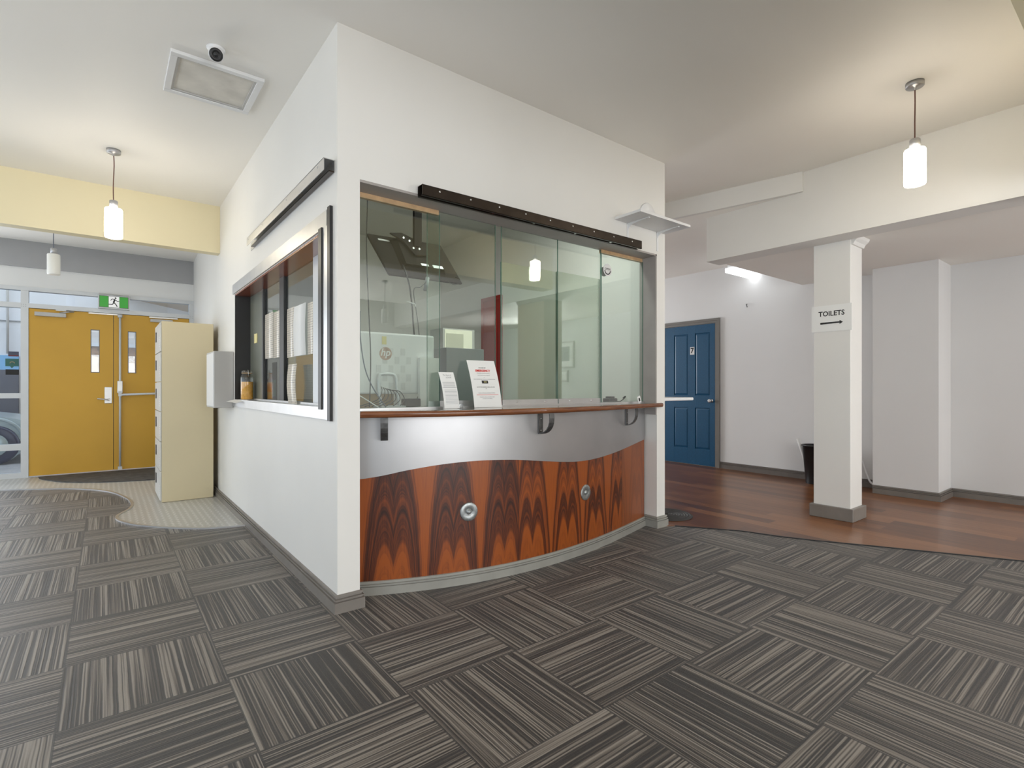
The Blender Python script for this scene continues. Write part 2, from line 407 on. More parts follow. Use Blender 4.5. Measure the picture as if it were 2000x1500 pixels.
def bar_path(mb, pts, half, axis, a, b):
    """flat bar: 2D centreline pts, thickness 2*half, extruded along axis from a to b"""
    L = []; R_ = []
    n = len(pts)
    for i, p in enumerate(pts):
        q0 = pts[max(i-1, 0)]; q1 = pts[min(i+1, n-1)]
        dx, dy = q1[0]-q0[0], q1[1]-q0[1]; l = math.hypot(dx, dy) or 1
        nx, ny = -dy/l*half, dx/l*half
        L.append((p[0]+nx, p[1]+ny)); R_.append((p[0]-nx, p[1]-ny))
    for i in range(n-1): mb.prism([L[i], L[i+1], R_[i+1], R_[i]], a, b, axis)
    return mb

H = 2.925
# ------------------------------------------------------------------ SETTING: floors, ceilings, walls
struct('floor', B(-4.7, 6.2, -7.1, 6.3, -.1, 0), M['carpet'], 'grey and brown striped carpet tile floor')
edge_pts = [(2.60, .03), (2.71, -.06), (2.86, -.28), (2.99, -.47), (3.08, -.74), (3.17, -.93), (3.34, -1.22), (3.74, -1.945), (4.6, -3.5), (6.1, -6.2)]
struct('floor_timber', MB().prism(edge_pts+[(6.1, 6.2), (2.60, 6.2)], 0, .004), M['timber'], 'brown polished timber floor of the corridor')
struct('trim_1', bar_path(MB(), edge_pts[1:], .006, 'z', 0, .006), M['blacktrim'])
wave = [(-4.6, 5.55), (-3, 5.45), (-2.2, 5.33), (-1.803, 5.263), (-1.596, 5.18), (-1.266, 4.989), (-1.08, 4.80), (-.932, 4.585), (-.83, 4.35), (-.765, 4.086), (-.72, 3.84), (-.705, 3.594), (-.715, 3.44), (-.745, 3.309), (-.803, 3.161), (-.828, 3.064), (-.825, 2.94), (-.792, 2.821), (-.713, 2.637), (-.63, 2.52), (-.54, 2.404), (-.42, 2.28), (-.287, 2.17), (-.15, 2.11), (0, 2.07)]
def smooth2(pts, sub=4):
    P = [Vector((a, b, 0)) for a, b in pts]; Q = []
    for i in range(len(P)-1):
        p0 = P[max(i-1, 0)]; p1 = P[i]; p2 = P[i+1]; p3 = P[min(i+2, len(P)-1)]
        for k in range(sub):
            t = k/sub; q = .5*((2*p1)+(-p0+p2)*t+(2*p0-5*p1+4*p2-p3)*t*t+(-p0+3*p1-3*p2+p3)*t**3); Q.append((q.x, q.y))
    Q.append(tuple(pts[-1])); return Q
ws = smooth2(wave)
struct('floor_tread', MB().prism(ws+[(0, 3.35), (.097, 6.2), (-4.6, 6.2)], 0, .005), M['tread'], 'pale aluminium tread plate floor inside the entrance')
m = MB(); bar_path(m, ws, .011, 'z', 0, .011); struct('trim_2', m, M['alu'])
mat_e = smooth2([(-1.56, 6.1), (-1.53, 5.93), (-1.467, 5.785), (-1.313, 5.495), (-1.075, 5.268), (-.744, 5.094), (-.415, 5.01), (0.03, 4.98)])
o = MB().prism(mat_e+[(.03, 5.2), (.07, 6.12)], .005, .016).build('door_mat', plain('dark grey ribbed matting', (.075, .072, .07), .8, 0, .35, 14)); tag(o, 'dark grey curved entrance mat in front of the ochre doors', 'door mat')

# main ceiling (z 2.925), lower corridor ceiling, dropped ceiling behind the beam
def bkx(y): return 3.72-(y+.612)*.2325
bulk = [(3.72, -.612), (bkx(4.3), 4.3)]
struct('ceiling', MB().prism([(-4.7, -7.1), (3.72, -7.1), (3.72, -.612), (bkx(4.3), 4.3), (bkx(4.3), 6.3), (-4.7, 6.3)], H, H+.1), M['ceil'], 'off white main ceiling')
struct('ceiling_corridor', MB().prism([(3.72, -.612), (6.2, -.612), (6.2, 6.3), (bkx(4.3), 6.3), (bkx(4.3), 4.3)], 2.765, 2.86), M['ceil'], 'lower corridor ceiling by the blue door')
m = MB(); bar_path(m, [(3.717, -.612), (bkx(4.3)-.003, 4.3)], .02, 'z', 2.758, H+.02)
struct('wall_bulkhead', m, M['wall'], 'angled white bulkhead above the corridor')
struct('wall_beam', B(3.72, 3.95, -7, .283, 2.34, H+.02), M['wall'], 'white ceiling beam over the square column')
struct('ceiling_alcove', B(3.95, 6.2, -7, .283, 2.368, 2.76), M['ceil'], 'dropped ceiling over the timber floor')
# outer shell
struct('wall_right', B(5.8, 6.0, -.6, 6.2, 0, 2.85, ), M['wallcool'], 'white corridor wall with the blue door')
struct('wall_pier', B(5.5, 6.15, -1.11, -.555, 0, 2.4), M['wallcool'], 'white pier projecting from the right wall')
struct('wall_far_right', B(5.93, 6.15, -7, -1.11, 0, 2.4), M['wallcool'], 'white wall at the far right')
struct('wall_end', B(2.6, 3.5, 6.15, 6.3, 0, 2.9, 5.6, 6.2, 6.15, 6.3, 0, 2.9, 3.5, 5.6, 6.15, 6.3, 0, .8, 3.5, 5.6, 6.15, 6.3, 2.5, 2.9), M['wall'])
# rear wall with openings
struct('wall_rear', B(-4.7, -2.1, -7.2, -7, 0, H, 2.8, 6.2, -7.2, -7, 0, H, -2.1, 2.8, -7.2, -7, 0, .6, -2.1, 2.8, -7.2, -7, 2.6, H), M['wall'])
struct('wall_street', B(-4.75, -4.6, -7, -6.7, 0, H, -4.75, -4.6, -1.1, -.2, 0, H, -4.75, -4.6, 5.4, 6.3, 0, H, -4.75, -4.6, -7, 6.3, 0, .3, -4.75, -4.6, -7, 6.3, 2.6, H), M['wall'])
struct('wall_rear_beam', B(-.3, 3.72, -2.42, -2.22, 2.40, H), M['beamcream'])
struct('ceiling_rear', B(-.3, 3.72, -6.5, -2.42, 2.75, 2.85), M['ceil'])
def window(n, fr, gl, label=None):
    o = struct('window_%d' % n, fr, M['frame_white'], label); gl.build('pane', M['glassclear'], o); return o
fr = MB()
for y in (-6.7, -5.3, -3.9, -2.5, -1.12): fr.box(-4.68, -4.62, y, y+.05, .3, 2.6)
window(1, fr, B(-4.655, -4.645, -6.7, -1.1, .3, 2.6))
fr = MB()
for y in (-.2, 1.2, 2.6, 4.0, 5.35): fr.box(-4.68, -4.62, y, y+.05, .3, 2.6)
window(2, fr, B(-4.655, -4.645, -.2, 5.4, .3, 2.6))
fr = MB()
for x in (-2.1, -.6, .9, 2.75): fr.box(x, x+.05, -7.1, -7.04, .6, 2.6)
window(3, fr, B(-2.1, 2.8, -7.075, -7.065, .6, 2.6))
fr = B(3.5, 5.6, 6.2, 6.25, .8, .85, 3.5, 5.6, 6.2, 6.25, 2.45, 2.5, 4.5, 4.55, 6.2, 6.25, .8, 2.5)
window(4, fr, B(3.5, 5.6, 6.222, 6.23, .8, 2.5))

# square column with plinth
t = thing('column', (4.075, -.74, 0), 'white square column with taupe plinth on the timber floor', 'column')
B(3.95, 4.2, -.885, -.60, 0, 2.369).build('shaft', M['wall'], t, bevel=.004)
B(3.925, 4.225, -.912, -.573, .004, .112).build('plinth', M['skirt'], t, bevel=.006)
m = MB().prism([(-.885, 2.30), (-.90, 2.30), (-.912, 2.325), (-.935, 2.345), (-.945, 2.367), (-.885, 2.367)], 3.96, 4.2, 'x'); m.build('crown_moulding', M['wall'], t)
# a second column of the same row, seen mirrored in the glass
o = B(3.96, 4.3, -3.25, -2.66, 0, 2.369).build('column', M['brick']); tag(o, 'brown square column mirrored in the kiosk glass', 'column')

# kiosk walls -------------------------------------------------------
Z0w, Z1w, YA, YB = .99, 1.94, .20, 2.59   # side hatch opening
struct('wall_left', MB().box(0, .115, 0, YA, 0, H).box(0, .12, YA, YB, 0, Z0w).box(0, .12, YA, YB, Z1w, H)
       .box(0, .12, YB, 3.35, 0, H).prism([(0, 3.35), (.12, 3.35), (.25, 6.3), (.097, 6.2)], 0, H), M['wall'], 'white side wall of the kiosk with the small hatch')
OX0, OX1, OZ = .115, 2.556, 2.175
struct('wall_front', MB().box(OX1, 2.66, 0, .165, 0, H).box(OX0, OX1, 0, .165, OZ, H), M['wall'], 'white front wall of the kiosk above the counter')
struct('wall_kiosk_right', B(2.556, 2.66, .165, 3.5, 0, H), M['wall'])
struct('wall_kiosk_back', B(.12, 2.66, 3.4, 3.5, 0, H), M['wall'])
struct('trim_3', B(OX0, OX1, .001, .16, 2.162, 2.176, 2.543, 2.557, .001, .16, .9, 2.176), M['soffit'])
struct('trim_4', B(OX0, .65, .132, .155, 2.135, 2.163, 2.056, OX1-.012, .132, .155, 2.135, 2.163), M['oak'])

# baseboards ---------------------------------------------------------
def skirt_poly(h, t_): return [(0, 0), (t_, 0), (t_, h*.60), (t_*.45, h*.62), (t_*.45, h*.66), (t_*.85, h*.69), (t_*.85, h*.77), (t_*.35, h*.79), (t_*.35, h*.83), (t_*.65, h*.86), (t_*.6, h*.97), (t_*.4, h), (0, h)]
def sweep(path, h=.09, t_=.02, z=0, side=1):
    """moulding profile swept along a 2D path, offset to its left (side=1) or right (-1)"""
    pr = skirt_poly(h, t_); P = [Vector((a, b)) for a, b in path]; n = len(P); vs = []
    for i, p in enumerate(P):
        d0 = (P[i]-P[i-1]).normalized() if i else None; d1 = (P[i+1]-P[i]).normalized() if i < n-1 else None
        d0 = d0 or d1; d1 = d1 or d0
        n0 = Vector((-d0.y, d0.x)); n1 = Vector((-d1.y, d1.x)); nn = (n0+n1); nn = nn/max(nn.dot(n0), .3)
        for o_, zz in pr: vs.append((p.x+nn.x*o_*side, p.y+nn.y*o_*side, z+zz))
    k = len(pr); fs = []
    for i in range(n-1):
        for j in range(k): fs.append((i*k+j, i*k+(j+1) % k, (i+1)*k+(j+1) % k, (i+1)*k+j))
    mb = MB(); mb.add(vs, fs); mb.add(vs[:k], [list(range(k))]); mb.add(vs[-k:], [list(range(k))]); return mb
struct('baseboard_left', sweep([(0, 6.2), (0, 0), (OX0, 0), (OX0, .12)], .088, .02, 0, -1), M['skirt'], 'grey skirting around the kiosk corner')
struct('baseboard_front', sweep([(2.556, .14), (2.556, 0), (2.66, 0), (2.66, 1.2)], .088, .02, 0, -1), M['skirt_light'])
struct('baseboard_right', sweep([(5.8, 1.36), (5.8, -.555)], .09, .018, .004, -1), M['skirt_dark'])
struct('baseboard_pier', sweep([(5.5, -.56), (5.5, -1.11), (5.93, -1.11), (5.93, -6)], .085, .022, .004, -1), M['skirt'])

# ------------------------------------------------------------------ counter
def arcY(x): return ((((-.006*x-.0087)*x+.2819)*x-.611)*x+.2207) if False else (-0.0059973*x**4-0.00873077*x**3+0.28190852*x**2-0.61096903*x+0.2206529)
xs = [OX0+(OX1-.014-OX0)*i/60 for i in range(61)]
xs[0] = OX0+.001
PB = .018                        # panel face offset behind the skirting face
pan = [(x, arcY(x)+PB) for x in xs]
t = thing('service_counter', (1.33, .0, 0), 'bowed kiosk counter front of figured timber under a steel band', 'counter')
m = MB(); n = len(xs)
wz = [(.1, .618), (.184, .625), (.285, .64), (.401, .663), (.584, .686), (.785, .694), (1.014, .684), (1.212, .661), (1.442, .634), (1.62, .622), (1.826, .625), (2.069, .643), (2.3, .668), (2.486, .69), (2.6, .70)]
def lerp(x, T):
    for (a, b), (c, d) in zip(T, T[1:]):
        if x <= c: return b+(d-b)*(x-a)/(c-a)
    return T[-1][1]
ws_ = smooth2(wz, 6)
def wave_z(x): return lerp(x, ws_)
def wallstrip(zlo, zhi, off, th):
    mb = MB(); vs = []
    for x in xs:
        y = arcY(x)+PB-off
        vs += [(x, y, zlo(x)), (x, y, zhi(x)), (x, y+th, zhi(x)), (x, y+th, zlo(x))]
    fs = []
    for i in range(n-1):
        for j in range(4): fs.append((4*i+j, 4*i+(j+1) % 4, 4*(i+1)+(j+1) % 4, 4*(i+1)+j))
    mb.add(vs, fs, True); mb.add(vs[:4], [(0, 1, 2, 3)]); mb.add(vs[-4:], [(0, 1, 2, 3)]); return mb
o = wallstrip(lambda x: .0, lambda x: wave_z(x)+.02, 0, .02).build('timber_panel', M['veneer'], t)
tag(o, 'book matched orange brown timber veneer panel')
e = wallstrip(lambda x: wave_z(x), lambda x: .964, .004, .003)
o = e.build('steel_band', M['steel'], t); tag(o, 'brushed steel band with a wavy lower edge')
for o in t.children:
    md = o.modifiers.new('es', 'EDGE_SPLIT'); md.split_angle = math.radians(40)
sweep([(x, arcY(x)+PB) for x in xs[1:]], .072, .018, 0, -1).build('skirting', M['skirt_light'], t)
# discs
for (dx, dz, nm) in ((.733, .406, 0), (1.66, .405, 1)):
    dy = arcY(dx)+PB; sl = (arcY(dx+.01)-arcY(dx-.01))/.02; ang = math.atan(sl)
    m = MB(); m.T = Matrix.Translation((dx, dy, dz)) @ Matrix.Rotation(ang, 4, 'Z')
    m.lathe([(.0535, 0.001), (.0535, -.004), (.05, -.007), (.02, -.006), (.018, -.0035), (.014, -.004), (.012, -.012), (.004, -.014)], (0, 0, 0), 36, 'y')
    d_ = m.build('disc', M['galv'], t)
# counter top
ce = [(.1155, .0), (.25, -.062), (.42, -.133), (.65, -.192), (.91, -.225), (1.2, -.232), (1.45, -.218), (1.67, -.193), (1.95, -.148), (2.25, -.095), (2.5, -.045), (2.615, -.02)]
ces = smooth2(ce, 4)
t = thing('worktop', (1.3, .1, .96), 'polished kiosk counter top with a rounded red brown timber nosing', 'counter')
top = ces[:-1]+[(2.607, -.006), (2.542, -.002), (2.542, .62), (.1155, .62)]
MB().prism([(x, y+.02) if y < -.0 else (x, y) for x, y in top], .965, .993).build('top_panel', M['countertop'], t)
m = MB(); prf = [(0, -.034), (-.012, -.034), (-.019, -.026), (-.021, -.014), (-.017, -.003), (-.008, 0), (.0, 0)]
P = [Vector(p) for p in ces]; vs = []; k = len(prf)
for i, p in enumerate(P):
    d = (P[min(i+1, len(P)-1)]-P[max(i-1, 0)]).normalized(); nn = Vector((-d.y, d.x))
    for o_, zz in prf: vs.append((p.x+nn.x*(o_+.021), p.y+nn.y*(o_+.021), .9935+zz))
fs = [(i*k+j, i*k+(j+1) % k, (i+1)*k+(j+1) % k, (i+1)*k+j) for i in range(len(P)-1) for j in range(k)]
m.add(vs, fs, True); m.add(vs[:k], [list(range(k))]); m.add(vs[-k:], [list(range(k))])
o = m.build('nosing', M['edge'], t); tag(o, 'red brown timber nosing')
# brackets under the counter
def bracket(x, label):
    y0 = arcY(x)+PB-.004; sl = (arcY(x+.01)-arcY(x-.01))/.02; a = math.atan(sl)
    t = thing('counter_bracket', (x, y0, .83), label, 'bracket', 'steel brackets under the counter')
    T = Matrix.Translation((x, y0, 0)) @ Matrix.Rotation(a, 4, 'Z')
    m = MB(); m.T = T; m.box(-.019, .019, -.006, 0, .829, .964); m.build('back_plate', M['bracket'], t, bevel=.001)
    m = MB(); m.T = T
    pts = [(-.003, .832), (-.03, .834), (-.055, .842), (-.078, .857), (-.095, .878), (-.105, .903), (-.108, .93), (-.106, .9575)]
    if x > 2: pts = [(a_*.8, b_) for a_, b_ in pts]
    bar_path(m, [(p[0], p[1]) for p in pts], .003, 'x', -.019, .019); m.build('curved_strap', M['bracket'], t)
    for zz in (.85, .925):
        m = MB(); m.T = T; m.lathe([(.005, 0), (.005, -.002), (.002, -.003)], (0, -.006, zz), 10, 'y'); m.build('screw', M['brass'], t)
bracket(.285, 'dark steel curved bracket under the left end of the counter')
bracket(1.224, 'dark steel curved bracket under the middle of the counter')
bracket(2.214, 'dark steel curved bracket under the right end of the counter')

# ------------------------------------------------------------------ front glazing
def pane(name, x0, x1, y, z0, z1, label, mat='glass', clamp=True, group='sliding glass panes above the counter'):
    t = thing(name, ((x0+x1)/2, y, z0), label, 'glass pane', group)
    B(x0, x1, y, y+.006, z0, z1).build('glass_sheet', M[mat], t)
    for xe in (x0-.0015, x1): B(xe, xe+.0015, y-.0005, y+.0065, z0, z1).build('polished_edge', M['glassedge'], t)
    if clamp:
        c = B(x0+.004, x1-.004, y-.006, y-.0005, z0, z0+.033).build('bottom_rail', M['alu'], t)
        nx = max(2, int((x1-x0)/.2))
        for i in range(nx): MB().lathe([(.006, 0), (.006, -.002), (.003, -.004)], (x0+(i+.5)*(x1-x0)/nx, y-.006, z0+.017), 10, 'y').build('rail_screw', M['brass'], c)
    return t
pane('glass_pane', OX0+.003, .651, .125, 1.003, 2.134, 'left glass pane in front of the white computer', clamp=False)
pane('glass_pane', .578, 1.068, .139, 1.003, 2.160, 'glass pane behind the emergency notice')
pane('glass_pane', 1.118, 1.612, .139, 1.003, 2.160, 'middle glass pane with the lit lamp mirrored in it')
pane('glass_pane', 1.614, 2.055, .139, 1.003, 2.160, 'glass pane left of the round sticker', clamp=True)
pane('glass_pane', 2.052, 2.541, .125, 1.003, 2.134, 'rightmost glass pane carrying the round sticker', clamp=False)
pane('glass_pane', 1.122, 1.608, .149, 1.036, 1.932, 'shorter dusty glass sheet behind the middle pane', 'glass2', False, 'shorter second glass sheets')
pane('glass_pane', 1.617, 2.052, .149, 1.036, 1.938, 'shorter dusty glass sheet left of the round sticker', 'glass2', False, 'shorter second glass sheets')
o = B(OX0+.002, 2.541, .108, .16, .993, 1.003).build('glazing_track', M['alu']); tag(o, 'aluminium sill track under the glass panes', 'track')
# sticker
t = thing('round_sticker', (2.115, .1235, 1.965), 'round white sticker and its modelled grey reflection at the top of the right glass pane', 'sticker')
MB().lathe([(.047, 0), (.047, -.001)], (2.115, .1245, 2.012), 32, 'y').build('disc', M['white'], t)
m = MB()
bar_path(m, [(2.115+.031*math.cos(a), 2.008-.029*math.sin(a)) for a in [i*math.pi/10 for i in range(11)]], .004, 'y', .1225, .1233)
m.build('smile', M['ink'], t)
text_mb('OPEN', .024, (2.115, .1232, 2.018), (1, 0, 0), (0, 0, 1)).build('lettering', M['ink'], t)
o = MB().lathe([(.036, 0), (.036, -.004)], (2.098, .1497, 2.0), 28, 'y').build('reflection_disc', M['greytrim'], t)  # disc behind the pane stands in for the sticker's reflection

# black track channel on the front
def channel(name, label, x=None, y=None, span=(0, 1), zb=0, zt=1, dep=.05):
    t = thing(name, ((span[0]+span[1])/2 if y is not None else 0, 0 if y is not None else (span[0]+span[1])/2, zb), label, 'rail')
    return t
t = thing('roller_track', (1.37, -.03, 2.15), 'long black metal channel screwed above the counter opening', 'rail')
def zz(x): return .008*(x-.442)/1.86
m = MB()
x0, x1 = .442, 2.303
def slab(m, ya, yb, za, zb_):
    m.add([(x0, ya, za), (x1, ya, za+.012), (x1, yb, za+.012), (x0, yb, za), (x0, ya, zb_), (x1, ya, zb_+.012), (x1, yb, zb_+.012), (x0, yb, zb_)],
          [(3,2,1,0),(4,5,6,7),(0,1,5,4),(1,2,6,5),(2,3,7,6),(3,0,4,7)])
slab(m, -.052, -.049, 2.155, 2.213); slab(m, -.052, -.0005, 2.211, 2.214); slab(m, -.004, -.0005, 2.155, 2.213); slab(m, -.052, -.038, 2.155, 2.158); slab(m, -.016, -.0005, 2.155, 2.158)
m.build('channel', M['bronze'], t)
for i in range(9):
    xx = .55+i*.205; MB().lathe([(.006, 0), (.006, -.002), (.003, -.003)], (xx, -.052, 2.192+zz(xx)+.003), 10, 'y').build('screw', M['brass'], t)
for xx in (.93, 1.25, 1.62, 1.98): B(xx-.008, xx+.008, -.037, -.017, 2.157+zz(xx)+.002, 2.166+zz(xx)).build('roller', M['brass'], t)

t = thing('roller_track', (-.03, .9, 2.19), 'bare steel channel fixed above the side hatch', 'rail')
m = B(-.058, -.055, .03, 1.80, 2.19, 2.25, -.058, -.0005, .03, 1.80, 2.247, 2.25, -.004, -.0005, .03, 1.93, 2.19, 2.25)
m.build('channel', M['alu'], t)
B(-.03, -.0045, .035, 1.80, 2.19, 2.196).build('inner_strip', M['bronze'], t)
for yy in (.12, .7, 1.3, 1.75): MB().lathe([(.005, 0), (.005, -.002), (.002, -.003)], (-.058, yy, 2.23), 10, 'x').build('screw', M['brass'], t)

# ------------------------------------------------------------------ side hatch
t = thing('service_hatch', (.06, 1.35, .95), 'metal framed sliding hatch in the kiosk side wall', 'hatch window')
fo = (.066, 2.64, .95, 2.028)
m = B(-.012, -.0005, fo[0]+.06, fo[1], 1.945, fo[3])
m.build('top_trim', M['alu'], t); 
B(-.012, -.0005, fo[0]+.04, fo[1], fo[2], 1.012).build('bottom_trim', M['alu'], t)
B(-.012, -.0005, fo[0]+.04, fo[0]+.12, 1.012, 1.945).build('side_trim', M['alu'], t)
B(-.016, -.0005, fo[0], fo[0]+.038, fo[2]-.005, fo[3]+.005).build('outer_edge', M['blacktrim'], t)
B(-.02, .0, .186, .235, 1.0, 1.95).build('rubber_seal', M['blacktrim'], t)
B(-.001, .145, 2.575, 2.5895, .995, 1.94).build('black_reveal', M['blacktrim'], t)
B(-.001, .145, .201, 2.575, 1.927, 1.9395).build('head_lining', M['redwood'], t)
B(-.006, .145, .201, 2.575, .9905, 1.008).build('sill', M['frame_white'], t)
B(.122, .145, 2.09, 2.575, 1.008, 1.927).build('fixed_panel', M['olive'], t)
B(.118, .15, 1.45, 1.57, 1.008, 1.927).build('mullion', M['blacktrim'], t)
B(.118, .15, 2.075, 2.12, 1.008, 1.927).build('mullion', M['blacktrim'], t)
B(.118, .15, .61, .77, 1.008, 1.927).build('stile', M['frame_white'], t)
B(.133, .137, 1.57, 2.075, 1.008, 1.927, .133, .137, .77, 1.45, 1.008, 1.927, .133, .137, .235, .61, 1.008, 1.927).build('glass_sheet', M['glassclear'], t)
B(.10, .122, .201, 2.575, 1.008, 1.02).build('slide_track', M['alu'], t)
B(.1165, .1215, 2.30, 2.40, 1.50, 1.58).build('paper_tag', M['yellow'], t)

def sheet(name, y0, y1, z0, z1, x, label, mat='page', curl=.01, group='notices taped to the hatch glass'):
    m = MB(); k = 10; vs = []; fs = []
    for i in range(k+1):
        z_ = z0+(z1-z0)*i/k; b_ = curl*math.sin(math.pi*i/k)
        vs += [(x-b_, y0, z_), (x-b_, y1, z_), (x-b_+.0008, y0, z_), (x-b_+.0008, y1, z_)]
    for i in range(k):
        a = 4*i; b = a+4
        fs += [(a, a+1, b+1, b), (a+2, b+2, b+3, a+3), (a, b, b+2, a+2), (a+1, a+3, b+3, b+1)]
    m.add(vs, fs, True); o = m.build(name, M[mat]); return tag(o, label, 'notice', group)
sheet('notice', 1.80, 2.06, 1.35, 1.71, .129, 'cream notice on the hatch glass, furthest left', curl=.0015)
sheet('notice', 1.575, 1.79, 1.345, 1.70, .129, 'cream notice on the hatch glass just left of the black mullion', curl=.0015)
sheet('notice', 1.21, 1.40, 1.33, 1.68, .129, 'cream notice on the hatch glass just right of the black mullion', curl=.0015)
sheet('notice', .93, 1.20, 1.33, 1.67, .122, 'bright white notice in a sleeve on the hatch glass', 'paper', .006)
sheet('notice', .775, .915, 1.33, 1.66, .129, 'cream notice on the hatch glass beside the pale stile', curl=.0015)
sheet('leaflet', 1.0, 1.2, 1.0085, 1.272, .085, 'curled cream leaflet standing on the hatch sill', 'page', .011, None)
m = MB(); m.T = Matrix.Translation((.0, 2.33, 1.0085)) @ Matrix.Rotation(math.radians(14), 4, 'Z')
m.add([(-.10, -.14, -.02), (0.0, -.14, .004), (.10, -.14, .003), (-.07, .12, -.012), (0, .12, .003), (.10, .12, .003)], [(0, 1, 4, 3), (1, 2, 5, 4)]); 
m.add([(-.10, -.14, -.019), (0.0, -.14, .005), (.10, -.14, .004), (-.07, .12, -.011), (0, .12, .004), (.10, .12, .004)], [(0, 1, 4, 3), (1, 2, 5, 4)]); o = m.build('loose_sheet', M['paper']); tag(o, 'loose white sheet lying under the jar over the hatch sill', 'paper')
t = thing('preserving_jar', (.056, 2.38, 1.012), 'clip top glass jar of orange contents on the hatch sill', 'jar')
MB().lathe([(.044, 0), (.05, .008), (.05, .185), (.045, .205), (.038, .215), (.038, .228)], (.056, 2.38, 1.013), 28, caps=False).build('glass_body', M['jarglass'], t)
MB().lathe([(.042, 0), (.047, .006), (.047, .15)], (.056, 2.38, 1.014), 28).build('contents', M['honey'], t)
MB().lathe([(.041, 0), (.042, .006), (.041, .018), (.02, .024)], (.056, 2.38, 1.241), 28).build('glass_lid', M['jarglass'], t)
MB().lathe([(.0395, 0), (.0425, .0), (.0425, .006), (.0395, .006)], (.056, 2.38, 1.236), 28).build('rubber_ring', M['oak'], t)
MB().tube([(.056, 2.333, 1.21), (.056, 2.322, 1.235), (.056, 2.333, 1.262), (.056, 2.36, 1.27)], .0018, 6).build('wire_clip', M['brass'], t)

t = thing('pump_bottle', (.26, 2.45, .99), 'slim bottle with a red and white label behind the hatch glass', 'bottle')
MB().lathe([(.03, 0), (.034, .01), (.034, .18), (.014, .21), (.014, .25)], (.26, 2.45, .995), 20).build('body', plain('pinkish plastic', (.5, .27, .2), .3), t)
MB().lathe([(.0345, .08), (.0345, .16)], (.26, 2.45, .995), 20, caps=False).build('label', M['redink'], t)
MB().lathe([(.016, 0), (.016, .03)], (.26, 2.45, 1.245), 16).build('cap', M['white'], t)
o = B(.20, .9, .635, 3.3, .95, .99).build('worktop', M['greytrim']); tag(o, 'grey worktop inside the kiosk behind the hatch', 'worktop')
t = thing('card_terminal', (.24, 2.2, .99), 'small upright card with a green panel behind the hatch glass', 'card')
B(.23, .236, 2.12, 2.26, .9905, 1.33).build('card', M['black'], t)
B(.228, .2298, 2.14, 2.24, 1.04, 1.18).build('green_panel', M['lcd'], t)
o = B(.22, .6, .64, .90, .99, 1.24).build('cardboard_box', plain('brown cardboard', (.40, .29, .17), .8)); tag(o, 'brown cardboard box behind the right side of the hatch', 'box')

# white box on the side wall
t = thing('wall_box', (-.08, 2.84, .935), 'plain pale grey metal box on the wall beside the hatch', 'wall box')
B(-.157, -.001, 2.645, 3.05, .935, 1.437).build('casing', M['greybox'], t, bevel=.006)
B(-.160, -.157, 2.66, 3.035, .95, 1.42).build('front_panel', M['white'], t, bevel=.001)

# locker
t = thing('locker', (-.26, 3.78, .005), 'tall beige metal locker standing beside the side wall', 'locker')
B(-.478, -.041, 3.47, 4.10, .006, 1.757).build('cabinet_body', M['locker'], t, bevel=.004)
lg = plain('pale locker door enamel', (.62, .61, .58), .35)
for i in range(6):
    z0 = .02+i*.288
    d = B(-.492, -.479, 3.475, 4.095, z0+.003, z0+.283).build('door', lg, t, bevel=.002)
    m = MB()
    for k in range(5): m.box(-.4935, -.492, 3.50, 3.56, z0+.05+k*.022, z0+.058+k*.022)
    m.build('vent_slots', M['white'], d)
    B(-.498, -.492, 3.90, 3.95, z0+.12, z0+.22).build('latch', M['black'], d)

# ------------------------------------------------------------------ entrance wall
DY = 6.2
struct('wall_entrance', B(-4.7, .25, DY, DY+.15, 2.36, 2.60), M['wallcool'], 'white wall band over the entrance doors')
struct('wall_entrance_bulkhead', B(-4.7, .25, DY-.02, DY+.15, 2.60, H), M['shadewall'], 'bulkhead over the entrance, shade painted in grey')
struct('wall_yellow_beam', B(-4.7, -.001, 3.35, 3.47, 2.458, H+.02), M['beamcream'], 'pale yellow ceiling beam before the entrance')
# sidelight window
FW = M['frame_white']
fr = MB()
fr.box(-1.725, -1.655, DY-.03, DY+.07, 0, 2.309)
fr.box(.04, .10, DY-.03, DY+.07, 0, 2.309)
fr.box(-4.6, .10, DY-.03, DY+.07, 2.31, 2.359)
fr.box(-1.655, .04, DY-.035, DY+.07, 2.10, 2.155)
for z0, z1 in ((2.094, 2.156), (.984, 1.046), (.348, .422), (0, .068)): fr.box(-4.6, -1.725, DY-.025, DY+.06, z0, z1)
for x in (-3.15, -4.6): fr.box(x, x+.06, DY-.03, DY+.07, 0, 2.309)
wn_ = struct('window_5', fr, FW, 'pale aluminium entrance frame with side light and transom')
B(-4.6, -1.725, DY+.02, DY+.026, .06, 2.31, -1.655, .04, DY+.02, DY+.026, 2.155, 2.31).build('pane', M['glassclear'], wn_)
for cx in (-1.69, .07):
    for dx_ in (-.03, -.01, .012):
        for dz_ in (-.012, .012): MB().lathe([(.003, 0), (.003, -.002)], (cx+dx_, DY-.032, 2.125+dz_), 8, 'y').build('fixing_screw', M['bracket'], wn_)
struct('trim_5', B(-1.655, .04, DY-.01, DY+.06, 0, .006), M['alu'])
